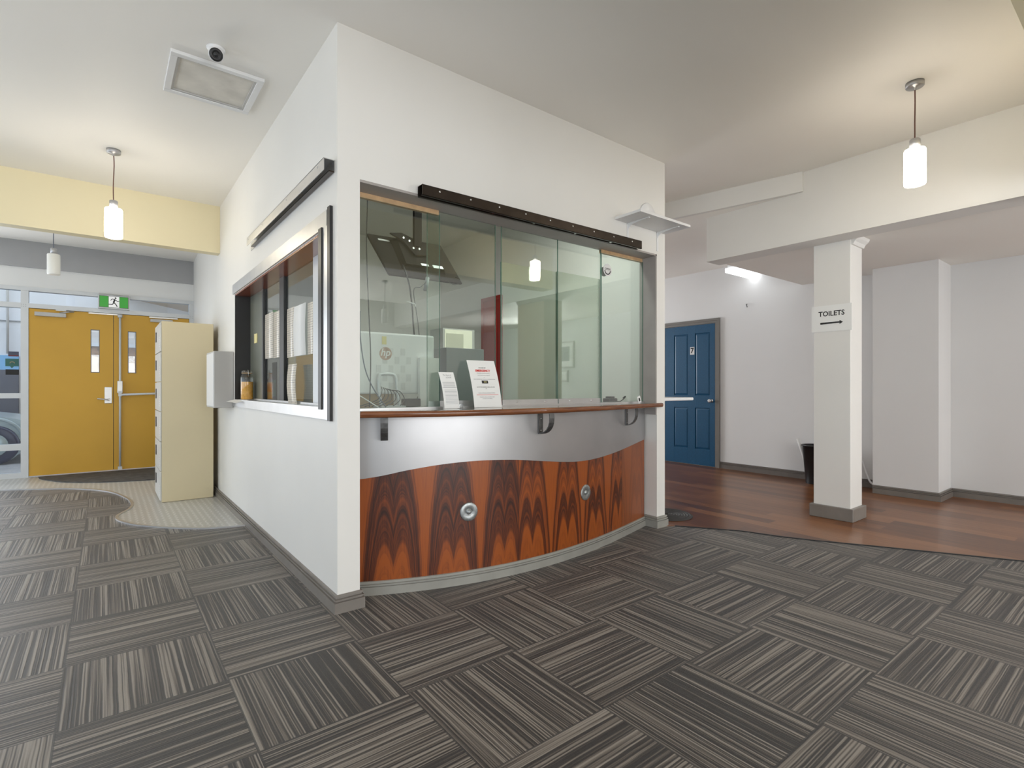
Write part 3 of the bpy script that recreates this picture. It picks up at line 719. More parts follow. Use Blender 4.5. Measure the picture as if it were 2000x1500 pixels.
# door leaves
def leaf(n, x0, x1, vx0, vx1, label):
    t = thing('door_%d' % n, ((x0+x1)/2, DY, 0), label, None, None, 'structure')
    y0, y1 = DY-.02, DY+.025; z0, z1 = .02, 2.095; vz0, vz1 = 1.31, 1.875
    B(x0, vx0, y0, y1, z0, z1, vx1, x1, y0, y1, z0, z1, vx0, vx1, y0, y1, z0, vz0, vx0, vx1, y0, y1, vz1, z1).build('leaf', M['ochre'], t)
    m = B(vx0, vx0+.008, y0-.002, y1, vz0, vz1, vx1-.008, vx1, y0-.002, y1, vz0, vz1, vx0+.008, vx1-.008, y0-.002, y1, vz0, vz0+.008, vx0+.008, vx1-.008, y0-.002, y1, vz1-.008, vz1)
    v = m.build('vision_frame', M['bracket'], t)
    B(vx0+.008, vx1-.008, DY, DY+.005, vz0+.008, vz1-.008).build('vision_pane', M['glassclear'], v)
    return t
fr2 = B(-1.655, .04, DY+.03, DY+.06, 2.06, 2.10); struct('trim_8', fr2, FW)
d1 = leaf(1, -1.652, -.824, -1.059, -.966, 'left ochre entrance door leaf with lever handle and narrow vision panel')
d2 = leaf(2, -.817, .036, -.668, -.575, 'right ochre entrance door leaf with push bar and vertical rod')
B(-.850, -.790, DY+.0255, DY+.033, .02, 2.09).build('meeting_strip', M['bronze'], d1)
h = B(-.916, -.836, DY-.03, DY-.02, .905, 1.122).build('lock_plate', M['alu'], d1, bevel=.006)
MB().lathe([(.016, 0), (.016, -.03), (.012, -.05)], (-.872, DY-.03, .955), 16, 'y').tube([(-.872, DY-.078, .955), (-.93, DY-.082, .962), (-.99, DY-.075, .970)], .009, 10).build('lever', M['alu'], h)
c = B(-1.598, -1.30, DY-.07, DY-.02, 2.005, 2.055).build('door_closer', M['greybox'], d1, bevel=.005)
m = MB(); m.tube([(-1.36, DY-.05, 2.06), (-1.22, DY-.12, 2.075), (-1.30, DY-.04, 2.09)], .007, 8, 1); m.build('closer_arm', M['alu'], c)
B(-1.40, -1.30, DY-.05, DY-.03, 2.085, 2.10).build('arm_shoe', M['frame_white'], c)
B(-1.08, -.76, DY-.04, DY-.02, 2.078, 2.094).build('guide_rail', M['alu'], d1)
m = MB(); m.tube([(-.752, DY-.045, .03), (-.752, DY-.045, 2.08)], .013, 12); m.lathe([(.026, 0), (.026, .04)], (-.752, DY-.045, 2.05), 14); m.box(-.775, -.73, DY-.06, DY-.02, .02, .06)
r = m.build('vertical_rod', M['frame_white'], d2)
B(-.782, -.724, DY-.085, DY-.02, 1.04, 1.205).build('latch_case', M['alu'], d2, bevel=.006)
m = MB(); m.tube([(-.752, DY-.10, 1.02), (.0, DY-.10, 1.045)], .014, 12); m.box(-.77, -.735, DY-.11, DY-.02, 1.0, 1.07); m.build('push_bar', M['frame_white'], d2)
c = B(-.42, -.16, DY-.06, DY-.02, 2.02, 2.06).build('door_closer', M['greybox'], d2, bevel=.005)
B(-.43, -.10, DY-.045, DY-.02, 2.075, 2.094).build('guide_rail', M['alu'], d2)
# stickers on the side light
t = thing('window_sticker', (-1.80, DY-.001, 1.27), 'stack of three dark stickers on the side light glass', 'sticker')
B(-1.841, -1.746, DY+.0165, DY+.0195, 1.497, 1.556).build('top_card', M['outdark'], t)
B(-1.839, -1.748, DY+.0155, DY+.0165, 1.499, 1.512).build('red_band', plain('dark red print', (.15, .02, .02), .5), t)
MB().prism([(-1.866, 1.375), (-1.825, 1.375), (-1.808, 1.35), (-1.79, 1.375), (-1.746, 1.375), (-1.746, 1.468), (-1.866, 1.468)], DY+.0165, DY+.0195, 'y').build('speech_card', M['teal'], t)
MB().tube([(-1.825, DY+.016, 1.412), (-1.82, DY+.016, 1.425), (-1.805, DY+.016, 1.43), (-1.79, DY+.016, 1.425), (-1.785, DY+.016, 1.412)], .003, 6).build('emblem', M['oak'], t)
B(-1.864, -1.746, DY+.0165, DY+.0195, 1.272, 1.338).build('bottom_card', M['ink'], t)
# exit sign
t = thing('exit_sign', (-.815, DY-.05, 2.15), 'green and white running man exit sign above the doors', 'exit sign')
B(-.985, -.649, DY-.09, DY-.036, 2.152, 2.335).build('housing', M['frame_white'], t, bevel=.006)
B(-.975, -.66, DY-.095, DY-.036, 2.336, 2.352).build('mounting_bracket', M['greybox'], t)
B(-.972, -.662, DY-.0925, DY-.090, 2.168, 2.322).build('dark_border', M['bracket'], t)
yb = DY-.0945
B(-.966, -.876, yb, yb+.002, 2.174, 2.316).build('green_panel', M['green'], t)
B(-.757, -.668, yb, yb+.002, 2.174, 2.316).build('green_panel', M['green'], t)
B(-.872, -.761, yb, yb+.002, 2.174, 2.316).build('white_panel', M['signwhite'], t)
m = MB(); m.lathe([(.0105, 0), (.0105, -.001)], (-.800, yb, 2.298), 16, 'y')
def limb(pts, hw): bar_path(m, pts, hw, 'y', yb-.0012, yb)
limb([(-.806, 2.282), (-.822, 2.238)], .009)
limb([(-.808, 2.281), (-.838, 2.284), (-.852, 2.262)], .004)
limb([(-.805, 2.278), (-.783, 2.258), (-.762, 2.262)], .004)
limb([(-.819, 2.238), (-.833, 2.212), (-.872, 2.212)], .0052)
limb([(-.819, 2.240), (-.797, 2.215), (-.783, 2.186)], .0055)
m.build('running_figure', M['ink'], t)

# ------------------------------------------------------------------ outdoors beyond the entrance
o = B(-9, 4, 6.36, 16, -.12, -.02).build('pavement', M['concrete']); tag(o, 'grey pavement outside the entrance', 'pavement')
t = thing('building', (-2, 11, -.02), 'white building across the street with a blue band', 'building')
B(-9, 4, 11, 11.3, -.02, 6).build('wall', M['outwall'], t)
B(-9, -2.2, 10.96, 11, 1.45, 1.72).build('blue_band', M['outblue'], t)
B(-9, -2.2, 10.95, 11, .2, 1.45).build('dark_shopfront', M['outdark'], t)
for x in (-2.35, -2.62): MB().tube([(x, 10.93, 1.75), (x, 10.93, 4)], .02, 8).build('downpipe', M['greybox'], t)
B(-9, 4, 10.97, 11, 2.36, 2.38).build('wall_joint', M['greytrim'], t)
# roof edge seen through the transom
MB().prism([(-.6, 3.0), (1.5, 2.62), (1.5, 3.3), (-.6, 3.3)], 8.2, 11, 'y').build('awning', plain('beige eaves lining', (.55, .47, .38), .7), t)
t = thing('brick_house', (-.9, 10.5, -.02), 'small brick building part seen through the door slots', 'building')
B(-1.9, -.2, 10.2, 10.9, -.02, 1.9).build('wall', plain('brick', (.42, .24, .13), .8, 0, .3, 12), t)
B(-1.95, -.1, 10.1, 10.2, 1.9, 2.05).build('gutter', M['outwall'], t)
# parked car
t = thing('car', (-3.1, 8.6, -.02), 'parked silver green car outside the side light', 'car')
m = MB(); prof = [(-5.2, .18), (-5.2, .62), (-4.6, .72), (-4.0, 1.12), (-3.05, 1.14), (-2.6, .78), (-2.0, .66), (-1.75, .52), (-1.7, .18)]
m.prism(smooth2(prof, 3), 8.1, 9.6, 'y', True); m.build('body', M['carpaint'], t, bevel=.04)
MB().prism([(-4.5, .76), (-3.98, 1.06), (-3.1, 1.08), (-2.72, .78)], 8.09, 8.1, 'y').build('side_glass', M['carglass'], t)
B(-5.1, -1.75, 8.085, 8.1, .18, .32).build('sill', M['carglass'], t)
for cx in (-4.5, -2.2):
    wh = MB().lathe([(.24, 0), (.29, .0), (.29, -.05), (.25, -.07), (.14, -.05), (.05, -.06)], (cx, 8.12, .27), 28, 'y').build('wheel', M['carglass'], t)
    MB().lathe([(.17, 0), (.16, -.006), (.05, -.01)], (cx, 8.052, .27), 20, 'y').build('hub_cap', M['carpaint'], wh)
m = MB(); m.lathe([(.345, -.0), (.345, -.02), (.30, -.02), (.30, 0)], (-2.2, 8.1, .335), 28, 'y', caps=False); m.build('wheel_arch', M['carpaint'], t)

# ------------------------------------------------------------------ blue door 7
DX = 5.8
t = thing('door_3', (DX, 1.83, .004), 'blue four panel door numbered 7 at the end of the corridor', None, None, 'structure')
y0, y1, zt = 1.425, 2.245, 2.01
m = MB(); xf = DX-.02
def rect_frame_x(m, x, ya, yb, za, zb, wd, th): m.box(x, x+th, ya, yb, za, za+wd).box(x, x+th, ya, yb, zb-wd, zb).box(x, x+th, ya, ya+wd, za+wd, zb-wd).box(x, x+th, yb-wd, yb, za+wd, zb-wd)
# stiles and rails in relief around recessed panels
pys = [(1.50, 1.735), (1.85, 2.085)]; pzs = [(.24, .825), (1.005, 1.89)]
m.box(xf, DX-.001, y0, pys[0][0], .012, zt).box(xf, DX-.001, pys[0][1], pys[1][0], .012, zt).box(xf, DX-.001, pys[1][1], y1, .012, zt)
for a, b in pys: m.box(xf, DX-.001, a, b, .012, pzs[0][0]).box(xf, DX-.001, a, b, pzs[0][1], pzs[1][0]).box(xf, DX-.001, a, b, pzs[1][1], zt)
m.build('door_leaf', M['blue'], t, bevel=.0015)
for a, b in pys:
    for c_, d_ in pzs:
        m = MB(); xi = xf+.012; s_ = .028
        A = [(xi, a, c_), (xi, b, c_), (xi, b, d_), (xi, a, d_)]
        I = [(xi-.009, a+s_, c_+s_), (xi-.009, b-s_, c_+s_), (xi-.009, b-s_, d_-s_), (xi-.009, a+s_, d_-s_)]
        Bk = [(xi+.006, a, c_), (xi+.006, b, c_), (xi+.006, b, d_), (xi+.006, a, d_)]
        m.add(A+I+Bk, [(4, 5, 6, 7)]+[(i, (i+1) % 4, 4+(i+1) % 4, 4+i) for i in range(4)]+[(i, (i+1) % 4, 8+(i+1) % 4, 8+i) for i in range(4)]+[(8, 9, 10, 11)])
        m.build('raised_panel', M['blue'], t)
B(xf-.003, xf-.0005, 1.745, 1.815, 1.59, 1.70).build('number_plate', M['white'], t)
text_mb('7', .105, (xf-.0035, 1.78, 1.645), (0, -1, 0), (0, 0, 1), bold=.003).build('number_seven', M['ink'], t)
MB().lathe([(.026, 0), (.026, -.006), (.012, -.01), (.012, -.035), (.026, -.045), (.028, -.06), (.018, -.068)], (xf, 1.475, .93), 20, 'x').build('door_knob', M['brass'], t)
struct('trim_6', B(DX-.026, DX-.001, 1.355, 1.42, .004, 2.08, DX-.026, DX-.001, 2.25, 2.315, .004, 2.08, DX-.026, DX-.001, 1.42, 2.25, 2.015, 2.08)
       .box(DX-.034, DX-.026, 1.355, 1.385, .004, 2.08).box(DX-.034, DX-.026, 1.385, 2.30, 2.05, 2.08), plain('grey taupe architrave', (.20, .19, .175), .35), 'grey architrave around the blue door')
# white ledge on the kiosk's right wall
t = thing('wall_ledge', (2.9, .25, 1.0), 'white ledge sticking out from the kiosk beside the blue door', 'shelf')
B(2.661, 3.16, .06, .42, 1.003, 1.03).build('board', M['white'], t, bevel=.008)
B(2.661, 2.80, .10, .125, .93, 1.003).build('bracket', M['bracket'], t)
o = MB().lathe([(.02, 0), (.02, .02), (.012, .03)], (2.661, .10, 2.13), 16, 'x').build('wall_sensor', M['white']); tag(o, 'tiny white sensor on the kiosk edge near the corridor', 'sensor')
# ring mat
m = MB(); pr = [(.0, 0)]
for i in range(9):
    r_ = .03+i*.022; pr += [(r_-.011, .006), (r_-.006, .012), (r_+.002, .012), (r_+.006, .006)]
pr += [(.222, .004), (.222, 0)]
m.lathe([(max(r_, .001), h_) for r_, h_ in pr], (2.955, .20, .0045), 40); o = m.build('round_mat', M['rubber']); tag(o, 'small round black ribbed mat on the timber floor', 'mat')
# waste bin
t = thing('waste_bin', (5.60, .05, .004), 'tall black waste bin behind the square column', 'bin')
MB().lathe([(.10, 0), (.135, .43), (.145, .43), (.145, .445), (.128, .445), (.095, .02), (.001, .02)], (5.60, .05, .005), 32, caps=False).lathe([(.10, 0), (.001, .001)], (5.60, .05, .005), 32, caps=False).build('bucket', M['black'], t)
m = MB(); m.tube([(5.60, .10, .05), (5.57, .235, .51)], .016, 8); o = m.build('cardboard_stick', M['paper']); tag(o, 'white roll sticking out of the black bin', 'stick')
m = MB(); m.tube([(5.765, -.37, .30), (5.74, -.42, .16), (5.70, -.475, .075), (5.70, -.52, .06)], .010, 8); o = m.build('plastic_strip', M['white']); tag(o, 'white bent strip leaning in the corner beside the pier', 'strip')
# toilets sign
t = thing('paper_sign', (3.948, -.74, 1.59), 'white TOILETS sign with an arrow taped to the square column', 'sign')
B(3.946, 3.9475, -.895, -.585, 1.592, 1.815).build('sheet', M['paper'], t)
text_mb('TOILETS', .058, (3.9455, -.742, 1.742), (0, -1, 0), (0, 0, 1), bold=.0012, sx=.93).build('lettering', M['ink'], t)
MB().prism([(-.655, 1.668), (-.655, 1.658), (-.66, 1.655), (-.805, 1.659), (-.805, 1.648), (-.83, 1.664), (-.805, 1.682), (-.805, 1.671), (-.66, 1.671)], 3.9445, 3.946, 'x').build('arrow', M['ink'], t)
# fluorescent batten
t = thing('ceiling_light', (5.5, .87, 2.76), 'lit white fluorescent batten half hidden by the dropped ceiling', 'ceiling light')
B(5.22, 5.78, .82, .92, 2.60, 2.764).build('housing', M['white'], t)
B(5.20, 5.79, .80, .94, 2.55, 2.60).build('diffuser', M['fluoro'], t)
o = MB().tube([(5.799, .975, 2.22), (5.78, .975, 2.215), (5.77, .965, 2.20), (5.775, .96, 2.175)], .006, 6).build('wall_hook', M['bracket']); tag(o, 'small dark hook on the corridor wall', 'hook')

# small shelf and disc on the front wall
t = thing('wall_shelf', (2.35, -.1, 2.2), 'small white bracket shelf above the right end of the glazing', 'shelf')
B(2.055, 2.66, -.235, -.002, 2.352, 2.371).build('board', M['white'], t, bevel=.001)
for xx in (2.20, 2.56):
    m = B(xx-.009, xx+.009, -.005, -.001, 2.20, 2.351, xx-.009, xx+.009, -.20, -.001, 2.345, 2.351)
    m.prism([(-.003, 2.30), (-.012, 2.315), (-.035, 2.335), (-.16, 2.346), (-.003, 2.346)], xx-.0025, xx+.0025, 'x'); m.build('bracket', M['white'], t)
t = thing('wall_plate', (2.43, -.01, 2.38), 'white round plate on the wall above the small shelf', 'plate')
MB().lathe([(.09, -.001), (.09, -.012), (.084, -.016), (.02, -.016)], (2.43, 0, 2.462), 40, 'y').build('disc', M['white'], t)
MB().lathe([(.026, -.016), (.026, -.022), (.02, -.024)], (2.45, 0, 2.44), 24, 'y').build('boss', M['white'], t)

# ------------------------------------------------------------------ ceiling hatch and camera
t = thing('access_hatch', (-.40, .97, 2.9), 'white framed access hatch in the ceiling', 'ceiling hatch')
X0, X1, Y0, Y1 = -.632, -.168, .735, 1.205
m = MB(); f_ = .035
for bx in ((X0, X1, Y0, Y0+f_), (X0, X1, Y1-f_, Y1), (X0, X0+f_, Y0+f_, Y1-f_), (X1-f_, X1, Y0+f_, Y1-f_)): m.box(*bx, 2.905, 2.9245)
m.build('frame', M['white'], t, bevel=.003)
m = MB()
for bx in ((X0+f_, X1-f_, Y0+f_, Y0+f_+.012), (X0+f_, X1-f_, Y1-f_-.012, Y1-f_), (X0+f_, X0+f_+.012, Y0+f_+.012, Y1-f_-.012), (X1-f_-.012, X1-f_, Y0+f_+.012, Y1-f_-.012)): m.box(*bx, 2.911, 2.9245)
m.build('inner_bead', M['greybox'], t)
B(X0+f_+.012, X1-f_-.012, Y0+f_+.012, Y1-f_-.012, 2.918, 2.9248).build('panel', plain('scuffed hatch board', (.66, .63, .57), .6, 0, .1, 9), t)
t = thing('security_camera', (-.44, .57, 2.85), 'small white security camera with a black face on the ceiling', 'camera')
MB().lathe([(.045, 0), (.045, -.006), (.04, -.014), (.02, -.02), (.014, -.03)], (-.44, .60, 2.925), 28).build('mount', M['white'], t)
dirv = (Vector(co_.location)-Vector((-.445, .565, 2.875))).normalized()
q = Vector((0, 0, 1)).rotation_difference(dirv)
T = Matrix.Translation((-.445, .565, 2.873)) @ q.to_matrix().to_4x4()
m = MB(); m.T = T; m.lathe([(.018, -.045), (.030, -.03), (.036, -.005), (.036, .012), (.033, .014)], (0, 0, 0), 28); m.build('body', M['white'], t)
m = MB(); m.T = T; m.lathe([(.0325, .0142), (.031, .019), (.015, .021), (.015, .019), (.010, .019), (.009, .023), (.001, .025)], (0, 0, 0), 28); m.build('lens_face', M['black'], t)

# ------------------------------------------------------------------ pendants
def pendant(x, y, zb, lit, label, group='cylinder pendant lamps'):
    t = thing('pendant_lamp', (x, y, zb), label, 'pendant lamp', group)
    hs = .215; r = .054
    if x < 0 and lit: hs = .225; r = .056
    MB().lathe([(.046, 0), (.046, -.024), (.042, -.028), (.008, -.03), (.006, -.045)], (x, y, H-.0005), 32).build('canopy', M['steel'], t)
    MB().tube([(x, y, H-.03), (x+.003, y, H-.12), (x-.002, y, zb+hs+.16), (x, y, zb+hs+.058)], .0035, 8).build('cord', M['cordbrown'] if lit else M['cablegrey'], t)
    MB().lathe([(.027, 0), (.027, .056), (.022, .062), (.005, .064)], (x, y, zb+hs-.002), 28).build('lamp_holder', M['steel'], t)
    MB().lathe([(r-.012, 0), (r-.003, .003), (r, .012), (r, hs-.012), (r-.004, hs-.003), (r-.014, hs), (.025, hs)], (x, y, zb), 36).build('lamp_shade', M['shade_on'] if lit else M['shade_off'], t)
    return t
pendant(-.857, 2.433, 2.254, True, 'lit pendant lamp hanging before the yellow beam')
pendant(2.885, -1.594, 2.315, True, 'lit pendant lamp at the upper right over the carpet')
pendant(-1.328, 4.6, 2.28, False, 'unlit pendant lamp near the entrance doors')
pendant(-2.9, 2.43, 2.26, True, 'added lit pendant lamp by the street windows, outside the picture to the left')  # unseen lamp added to warm and brighten the ceiling
pendant(-2.9, -1.6, 2.26, True, 'added lit pendant lamp, unseen behind and left of the viewpoint')  # added out of view for more light on the ceiling
pendant(-2.0, -.4, 2.26, True, 'added lit pendant lamp out of the picture, left of the viewpoint')  # another added lamp, unseen, lifting the ceiling brightness
t = pendant(2.47, -4.68, 2.10, False, 'unlit pendant lamp mirrored in the left glass pane')
for c in t.children:
    if c.name.startswith('canopy'): c.location.z = -.175
    if c.name.startswith('cord'): c.scale.z = 1

# ------------------------------------------------------------------ inside the kiosk
# tv on ceiling mount
t = thing('television', (.97, 1.0, 1.95), 'dark flat television hanging from the kiosk ceiling, back to the glass', 'television')
bl, br, tr, tl = Vector((.674, .86, 1.915)), Vector((1.355, .98, 1.95)), Vector((1.235, 1.12, 2.27)), Vector((.565, 1.0, 2.215))
nrm = (br-bl).cross(tl-bl).normalized()    # towards camera side
if nrm.y > 0: nrm = -nrm
m = MB(); K = .03
vs = [bl, br, tr, tl]; vs2 = [p-nrm*.02 for p in vs]
m.add(vs+vs2, [(0, 1, 2, 3), (7, 6, 5, 4)]+[(i, (i+1) % 4, 4+(i+1) % 4, 4+i) for i in range(4)]); m.build('screen_housing', M['tv'], t, bevel=.004)
def tvp(u, v, d=0): return bl*(1-u)*(1-v)+br*u*(1-v)+tr*u*v+tl*(1-u)*v+nrm*d
m = MB(); vs = [tvp(.2, .18, .0), tvp(.8, .18, .0), tvp(.74, .9, 0), tvp(.26, .9, 0)]; vs2 = [tvp(.24, .24, .04), tvp(.76, .24, .04), tvp(.7, .84, .04), tvp(.3, .84, .04)]
m.add(vs+vs2, [(4, 5, 6, 7)]+[(i, (i+1) % 4, 4+(i+1) % 4, 4+i) for i in range(4)]); m.build('rear_bulge', M['tv'], t)
m = MB(); vs = [tvp(.60, .22, .042), tvp(.74, .22, .042), tvp(.74, .29, .042), tvp(.60, .29, .042)]
m.add(vs+[p+nrm*.003 for p in vs], [(0, 1, 2, 3), (4, 5, 6, 7)]+[(i, (i+1) % 4, 4+(i+1) % 4, 4+i) for i in range(4)])
vs = [tvp(.44, .24, .042), tvp(.54, .24, .042), tvp(.54, .29, .042), tvp(.44, .29, .042)]
m.add(vs+[p+nrm*.003 for p in vs], [(0, 1, 2, 3), (4, 5, 6, 7)]+[(i, (i+1) % 4, 4+(i+1) % 4, 4+i) for i in range(4)])
m.build('rating_label', M['white'], t)
m = MB(); vs = [tvp(.1, .86, .001), tvp(.24, .86, .001), tvp(.24, .90, .001), tvp(.1, .90, .001)]
m.add(vs+[p+nrm*.002 for p in vs], [(0, 1, 2, 3), (4, 5, 6, 7)]+[(i, (i+1) % 4, 4+(i+1) % 4, 4+i) for i in range(4)]); m.build('logo_strip', M['greybox'], t)
t2 = thing('tv_mount', (.97, 1.0, 2.2), 'black steel ceiling mount carrying the television', 'tv mount')
cm = tvp(.5, .7, .05)
m = MB(); m.box(cm.x-.03, cm.x+.03, cm.y-.03, cm.y+.0, cm.z, 2.46).box(cm.x-.11, cm.x+.11, cm.y-.035, cm.y, 2.45, 2.47); m.build('drop_arm', M['tv'], t2)
for a_ in (-.13, .07): B(cm.x+a_, cm.x+a_+.06, cm.y-.04, cm.y-.03, 2.44, H-.001).build('ceiling_strap', M['tv'], t2)
m = MB(); P0 = [tvp(.22, .95, .05), tvp(.38, 1.0, .05), tvp(.55, .85, .05), tvp(.62, .5, .05), tvp(.40, .45, .05), tvp(.34, .78, .05)]
m.add(P0+[p+nrm*.012 for p in P0], [(0, 1, 2, 3, 4, 5), (6, 7, 8, 9, 10, 11)]+[(i, (i+1) % 6, 6+(i+1) % 6, 6+i) for i in range(6)]); m.build('tilt_plate', M['tv'], t2)
for u, v in ((.42, .62), (.5, .62), (.42, .8), (.52, .8), (.36, .86)): MB().lathe([(.008, 0), (.008, -.004)], tvp(u, v, .066), 10, 'y').build('bolt', M['brass'], t2)

def cable(pts, r, mat, label, name='cable'):
    o = MB().tube(pts, r, 8, 6).build(name, M[mat]); return tag(o, label, 'cable', 'cables inside the kiosk')
cable([(.342, .45, 2.9), (.342, .45, 2.285), (.335, .45, 1.969), (.348, .45, 1.6), (.361, .45, 1.292), (.358, .46, .998)], .0035, 'black', 'thin black cable hanging beside the left jamb')
cable([(.802, .95, 2.05), (.80, .87, 1.949), (.822, .85, 1.841), (.843, .85, 1.696), (.847, .83, 1.511), (.835, .75, 1.289), (.79, .62, 1.104), (.70, .55, 1.0)], .006, 'black', 'thick black cable running down from the television')
cable([(.99, .93, 2.02), (.968, .86, 1.915), (.913, .85, 1.852), (.855, .85, 1.819), (.884, .85, 1.625), (.905, .82, 1.365), (.928, .72, 1.179), (.86, .58, 1.0)], .0032, 'black', 'thin cable with a white tie below the television')
cable([(.235, .3, 1.55), (.237, .3, 1.397), (.265, .3, 1.223), (.317, .3, 1.106), (.40, .32, 1.0)], .0035, 'cablegrey', 'blue grey cable at the far left behind the glass')
cable([(1.27, 1.07, 2.02), (1.31, .95, 1.975), (1.286, .95, 1.932), (1.225, .95, 1.932), (1.156, .97, 1.975)], .003, 'black', 'cable looping below the right side of the television')
cable([(.13, .3, 1.09), (.20, .28, 1.08), (.27, .27, 1.04), (.33, .26, 1.0)], .003, 'white', 'white cable lying on the counter at the left jamb')
o = MB().tube([(.80, .845, 1.735), (.83, .842, 1.725), (.86, .842, 1.72), (.868, .842, 1.70)], .0025, 6).build('cable_tie', M['white']); tag(o, 'white cable tie around the television cables', 'cable tie')
o = MB().tube([(.975, .86, 1.93), (.955, .86, 1.83)], .016, 8).build('plug', M['greytrim']); tag(o, 'grey plug hanging below the television', 'plug')

# white all-in-one computer, back to the glass
t = thing('desktop_computer', (.57, .5, .994), 'white all-in-one computer seen from behind through the left pane', 'computer')
B(.30, .828, .50, .535, 1.075, 1.46).build('housing', M['white'], t, bevel=.012)
m = MB()
for i in range(6):
    for k in range(5):
        if (i+k) % 2 == 0 and not (i == 0 and k == 4):
            x_ = .42+i*.041; z_ = 1.10+k*.055
            m.box(x_, x_+.03, .4985, .50, z_, z_+.045)
m.build('vent_tile', plain('pale grey vent', (.66, .66, .66), .4), t)
lg_ = MB().lathe([(.041, 0), (.041, -.002)], (.48, .4995, 1.328), 40, 'y').build('logo_disc', plain('mottled bronze mirror disc', (.42, .28, .22), .3, .4, .3, 40), t)
text_mb('hp', .066, (.481, .4965, 1.334), (1, 0, 0), (.22, 0, .97), bold=.0012).build('logo_letters', M['white'], lg_)
m = MB(); m.tube([(.425, .44, 1.0), (.420, .46, 1.10), (.424, .47, 1.175), (.445, .475, 1.198), (.515, .475, 1.198), (.536, .47, 1.175), (.540, .46, 1.10), (.545, .44, 1.0)], .009, 10); m.build('stand_loop', M['frame_white'], t)
B(.40, .56, .38, .50, .994, 1.003).build('stand_foot', M['frame_white'], t)
m = MB()
for i in range(7): m.tube([(.44+i*.012, .475, 1.12-.004*i), (.42+i*.02, .42, 1.09), (.38+i*.03, .40, 1.04), (.25+i*.045, .38, 1.003)], .0028, 6)
m.build('cable_bundle', M['black'], t)
o = B(.455, .485, .497, .4985, 1.385, 1.435).build('sticky_note', M['yellow']); tag(o, 'yellow sticky note on the white computer', 'note')
o = MB().prism([(.70, .995), (.84, .995), (.84, 1.31), (.70, 1.31)], .46, .49, 'y').build('white_folder', M['paper'], bevel=.003); tag(o, 'upright white folder beside the white computer', 'folder')
o = B(.575, .685, .42, .48, .994, 1.045).build('router', M['black'], bevel=.005); tag(o, 'low black box with cables behind the left pane', 'router')
o = B(1.10, 1.44, .80, 1.15, .0, 1.415).build('office_cabinet', M['greytrim'], bevel=.004); tag(o, 'dark grey cabinet inside the kiosk behind the notices', 'cabinet')
t = thing('wall_cupboard', (1.28, 1.0, 1.416), 'cream fronted box standing on the dark grey cabinet', 'box')
B(1.14, 1.43, .92, 1.12, 1.416, 1.575).build('casing', M['greybox'], t)
B(1.155, 1.405, .915, .92, 1.422, 1.565).build('front', plain('cream panel', (.85, .82, .68), .5, emis=(1, .95, .75), es=.15), t)  # faint glow put into the cream front, which is no lamp
B(1.165, 1.32, .911, .915, 1.425, 1.535).build('darker_panel', plain('olive cream panel', (.62, .6, .48), .5), t)
# red door in the kiosk's right wall
t = thing('door_4', (2.54, 1.95, 0), 'red panelled door inside the kiosk', None, None, 'structure')
B(2.53, 2.5555, 2.07, 2.38, .005, 2.10).build('door_leaf', M['red'], t)
for a, b in ((2.12, 2.33),):
    for c_, d_ in ((.24, .83), (1.0, 1.93)): B(2.522, 2.53, a, b, c_, d_).build('raised_panel', M['red'], t, bevel=.007)
struct('trim_7', B(2.525, 2.5555, 2.38, 2.42, 0, 2.14, 2.525, 2.5555, 2.04, 2.07, 0, 2.14, 2.525, 2.5555, 2.07, 2.38, 2.10, 2.14), M['red'])
# leaning timber batten at top right
o = MB().add([(2.20, .34, 1.9), (2.235, .34, 1.9), (2.29, .34, 2.2), (2.255, .34, 2.2), (2.20, .36, 1.9), (2.235, .36, 1.9), (2.29, .36, 2.2), (2.255, .36, 2.2)], [(3,2,1,0),(4,5,6,7),(0,1,5,4),(1,2,6,5),(2,3,7,6),(3,0,4,7)])
# items on the counter in front of the glass
def leaf_paper(name, x0, x1, y, zt, label, lean=.06, th=.0012, fold=0):
    t = thing(name, ((x0+x1)/2, y, .994), label, 'notice')
    m = MB(); k = 8; vs = []; fs = []
    for i in range(k+1):
        u = i/k; z_ = .9945+(zt-.9945)*u; yy = y+lean*u*(1 if not fold else 1)-.012*math.sin(u*math.pi)
        sh = -.012*u
        vs += [(x0+sh, yy, z_), (x1+sh, yy, z_), (x1+sh, yy+th, z_), (x0+sh, yy+th, z_)]
    for i in range(k):
        for j in range(4): fs.append((4*i+j, 4*i+(j+1) % 4, 4*(i+1)+(j+1) % 4, 4*(i+1)+j))
    m.add(vs, fs); m.add(vs[:4], [(0, 1, 2, 3)]); m.add(vs[-4:], [(0, 1, 2, 3)]); m.build('sheet', M['paper'], t)
    def at(u, off): return y+lean*u-.012*math.sin(u*math.pi)-off
    return t, at
t, at = leaf_paper('brochure', .632, .732, .035, 1.205, 'narrow folded white brochure standing on the counter', .05)
def line(t, nm, x0, x1, z, at, zt, hh, mat, n_=1):
    m = MB()
    u = (z-.9945)/(zt-.9945); u2 = (z+hh-.9945)/(zt-.9945); ya = at(u, .0012); yb_ = at(u2, .0012)
    m.add([(x0-.012*u, ya, z), (x1-.012*u, ya, z), (x1-.012*u2, yb_, z+hh), (x0-.012*u2, yb_, z+hh), (x0-.012*u, ya+.0008, z), (x1-.012*u, ya+.0008, z), (x1-.012*u2, yb_+.0008, z+hh), (x0-.012*u2, yb_+.0008, z+hh)], [(3,2,1,0),(4,5,6,7),(0,1,5,4),(1,2,6,5),(2,3,7,6),(3,0,4,7)])
    return m.build(nm, M[mat], t)
line(t, 'fold', .634, .730, 1.115, at, 1.205, .002, 'greyink')
text_mb('The Story of', .011, (.672, at(.93, .002), 1.188), (1, 0, 0), (0, .22, .97), .0002).build('title', M['greyink'], t)
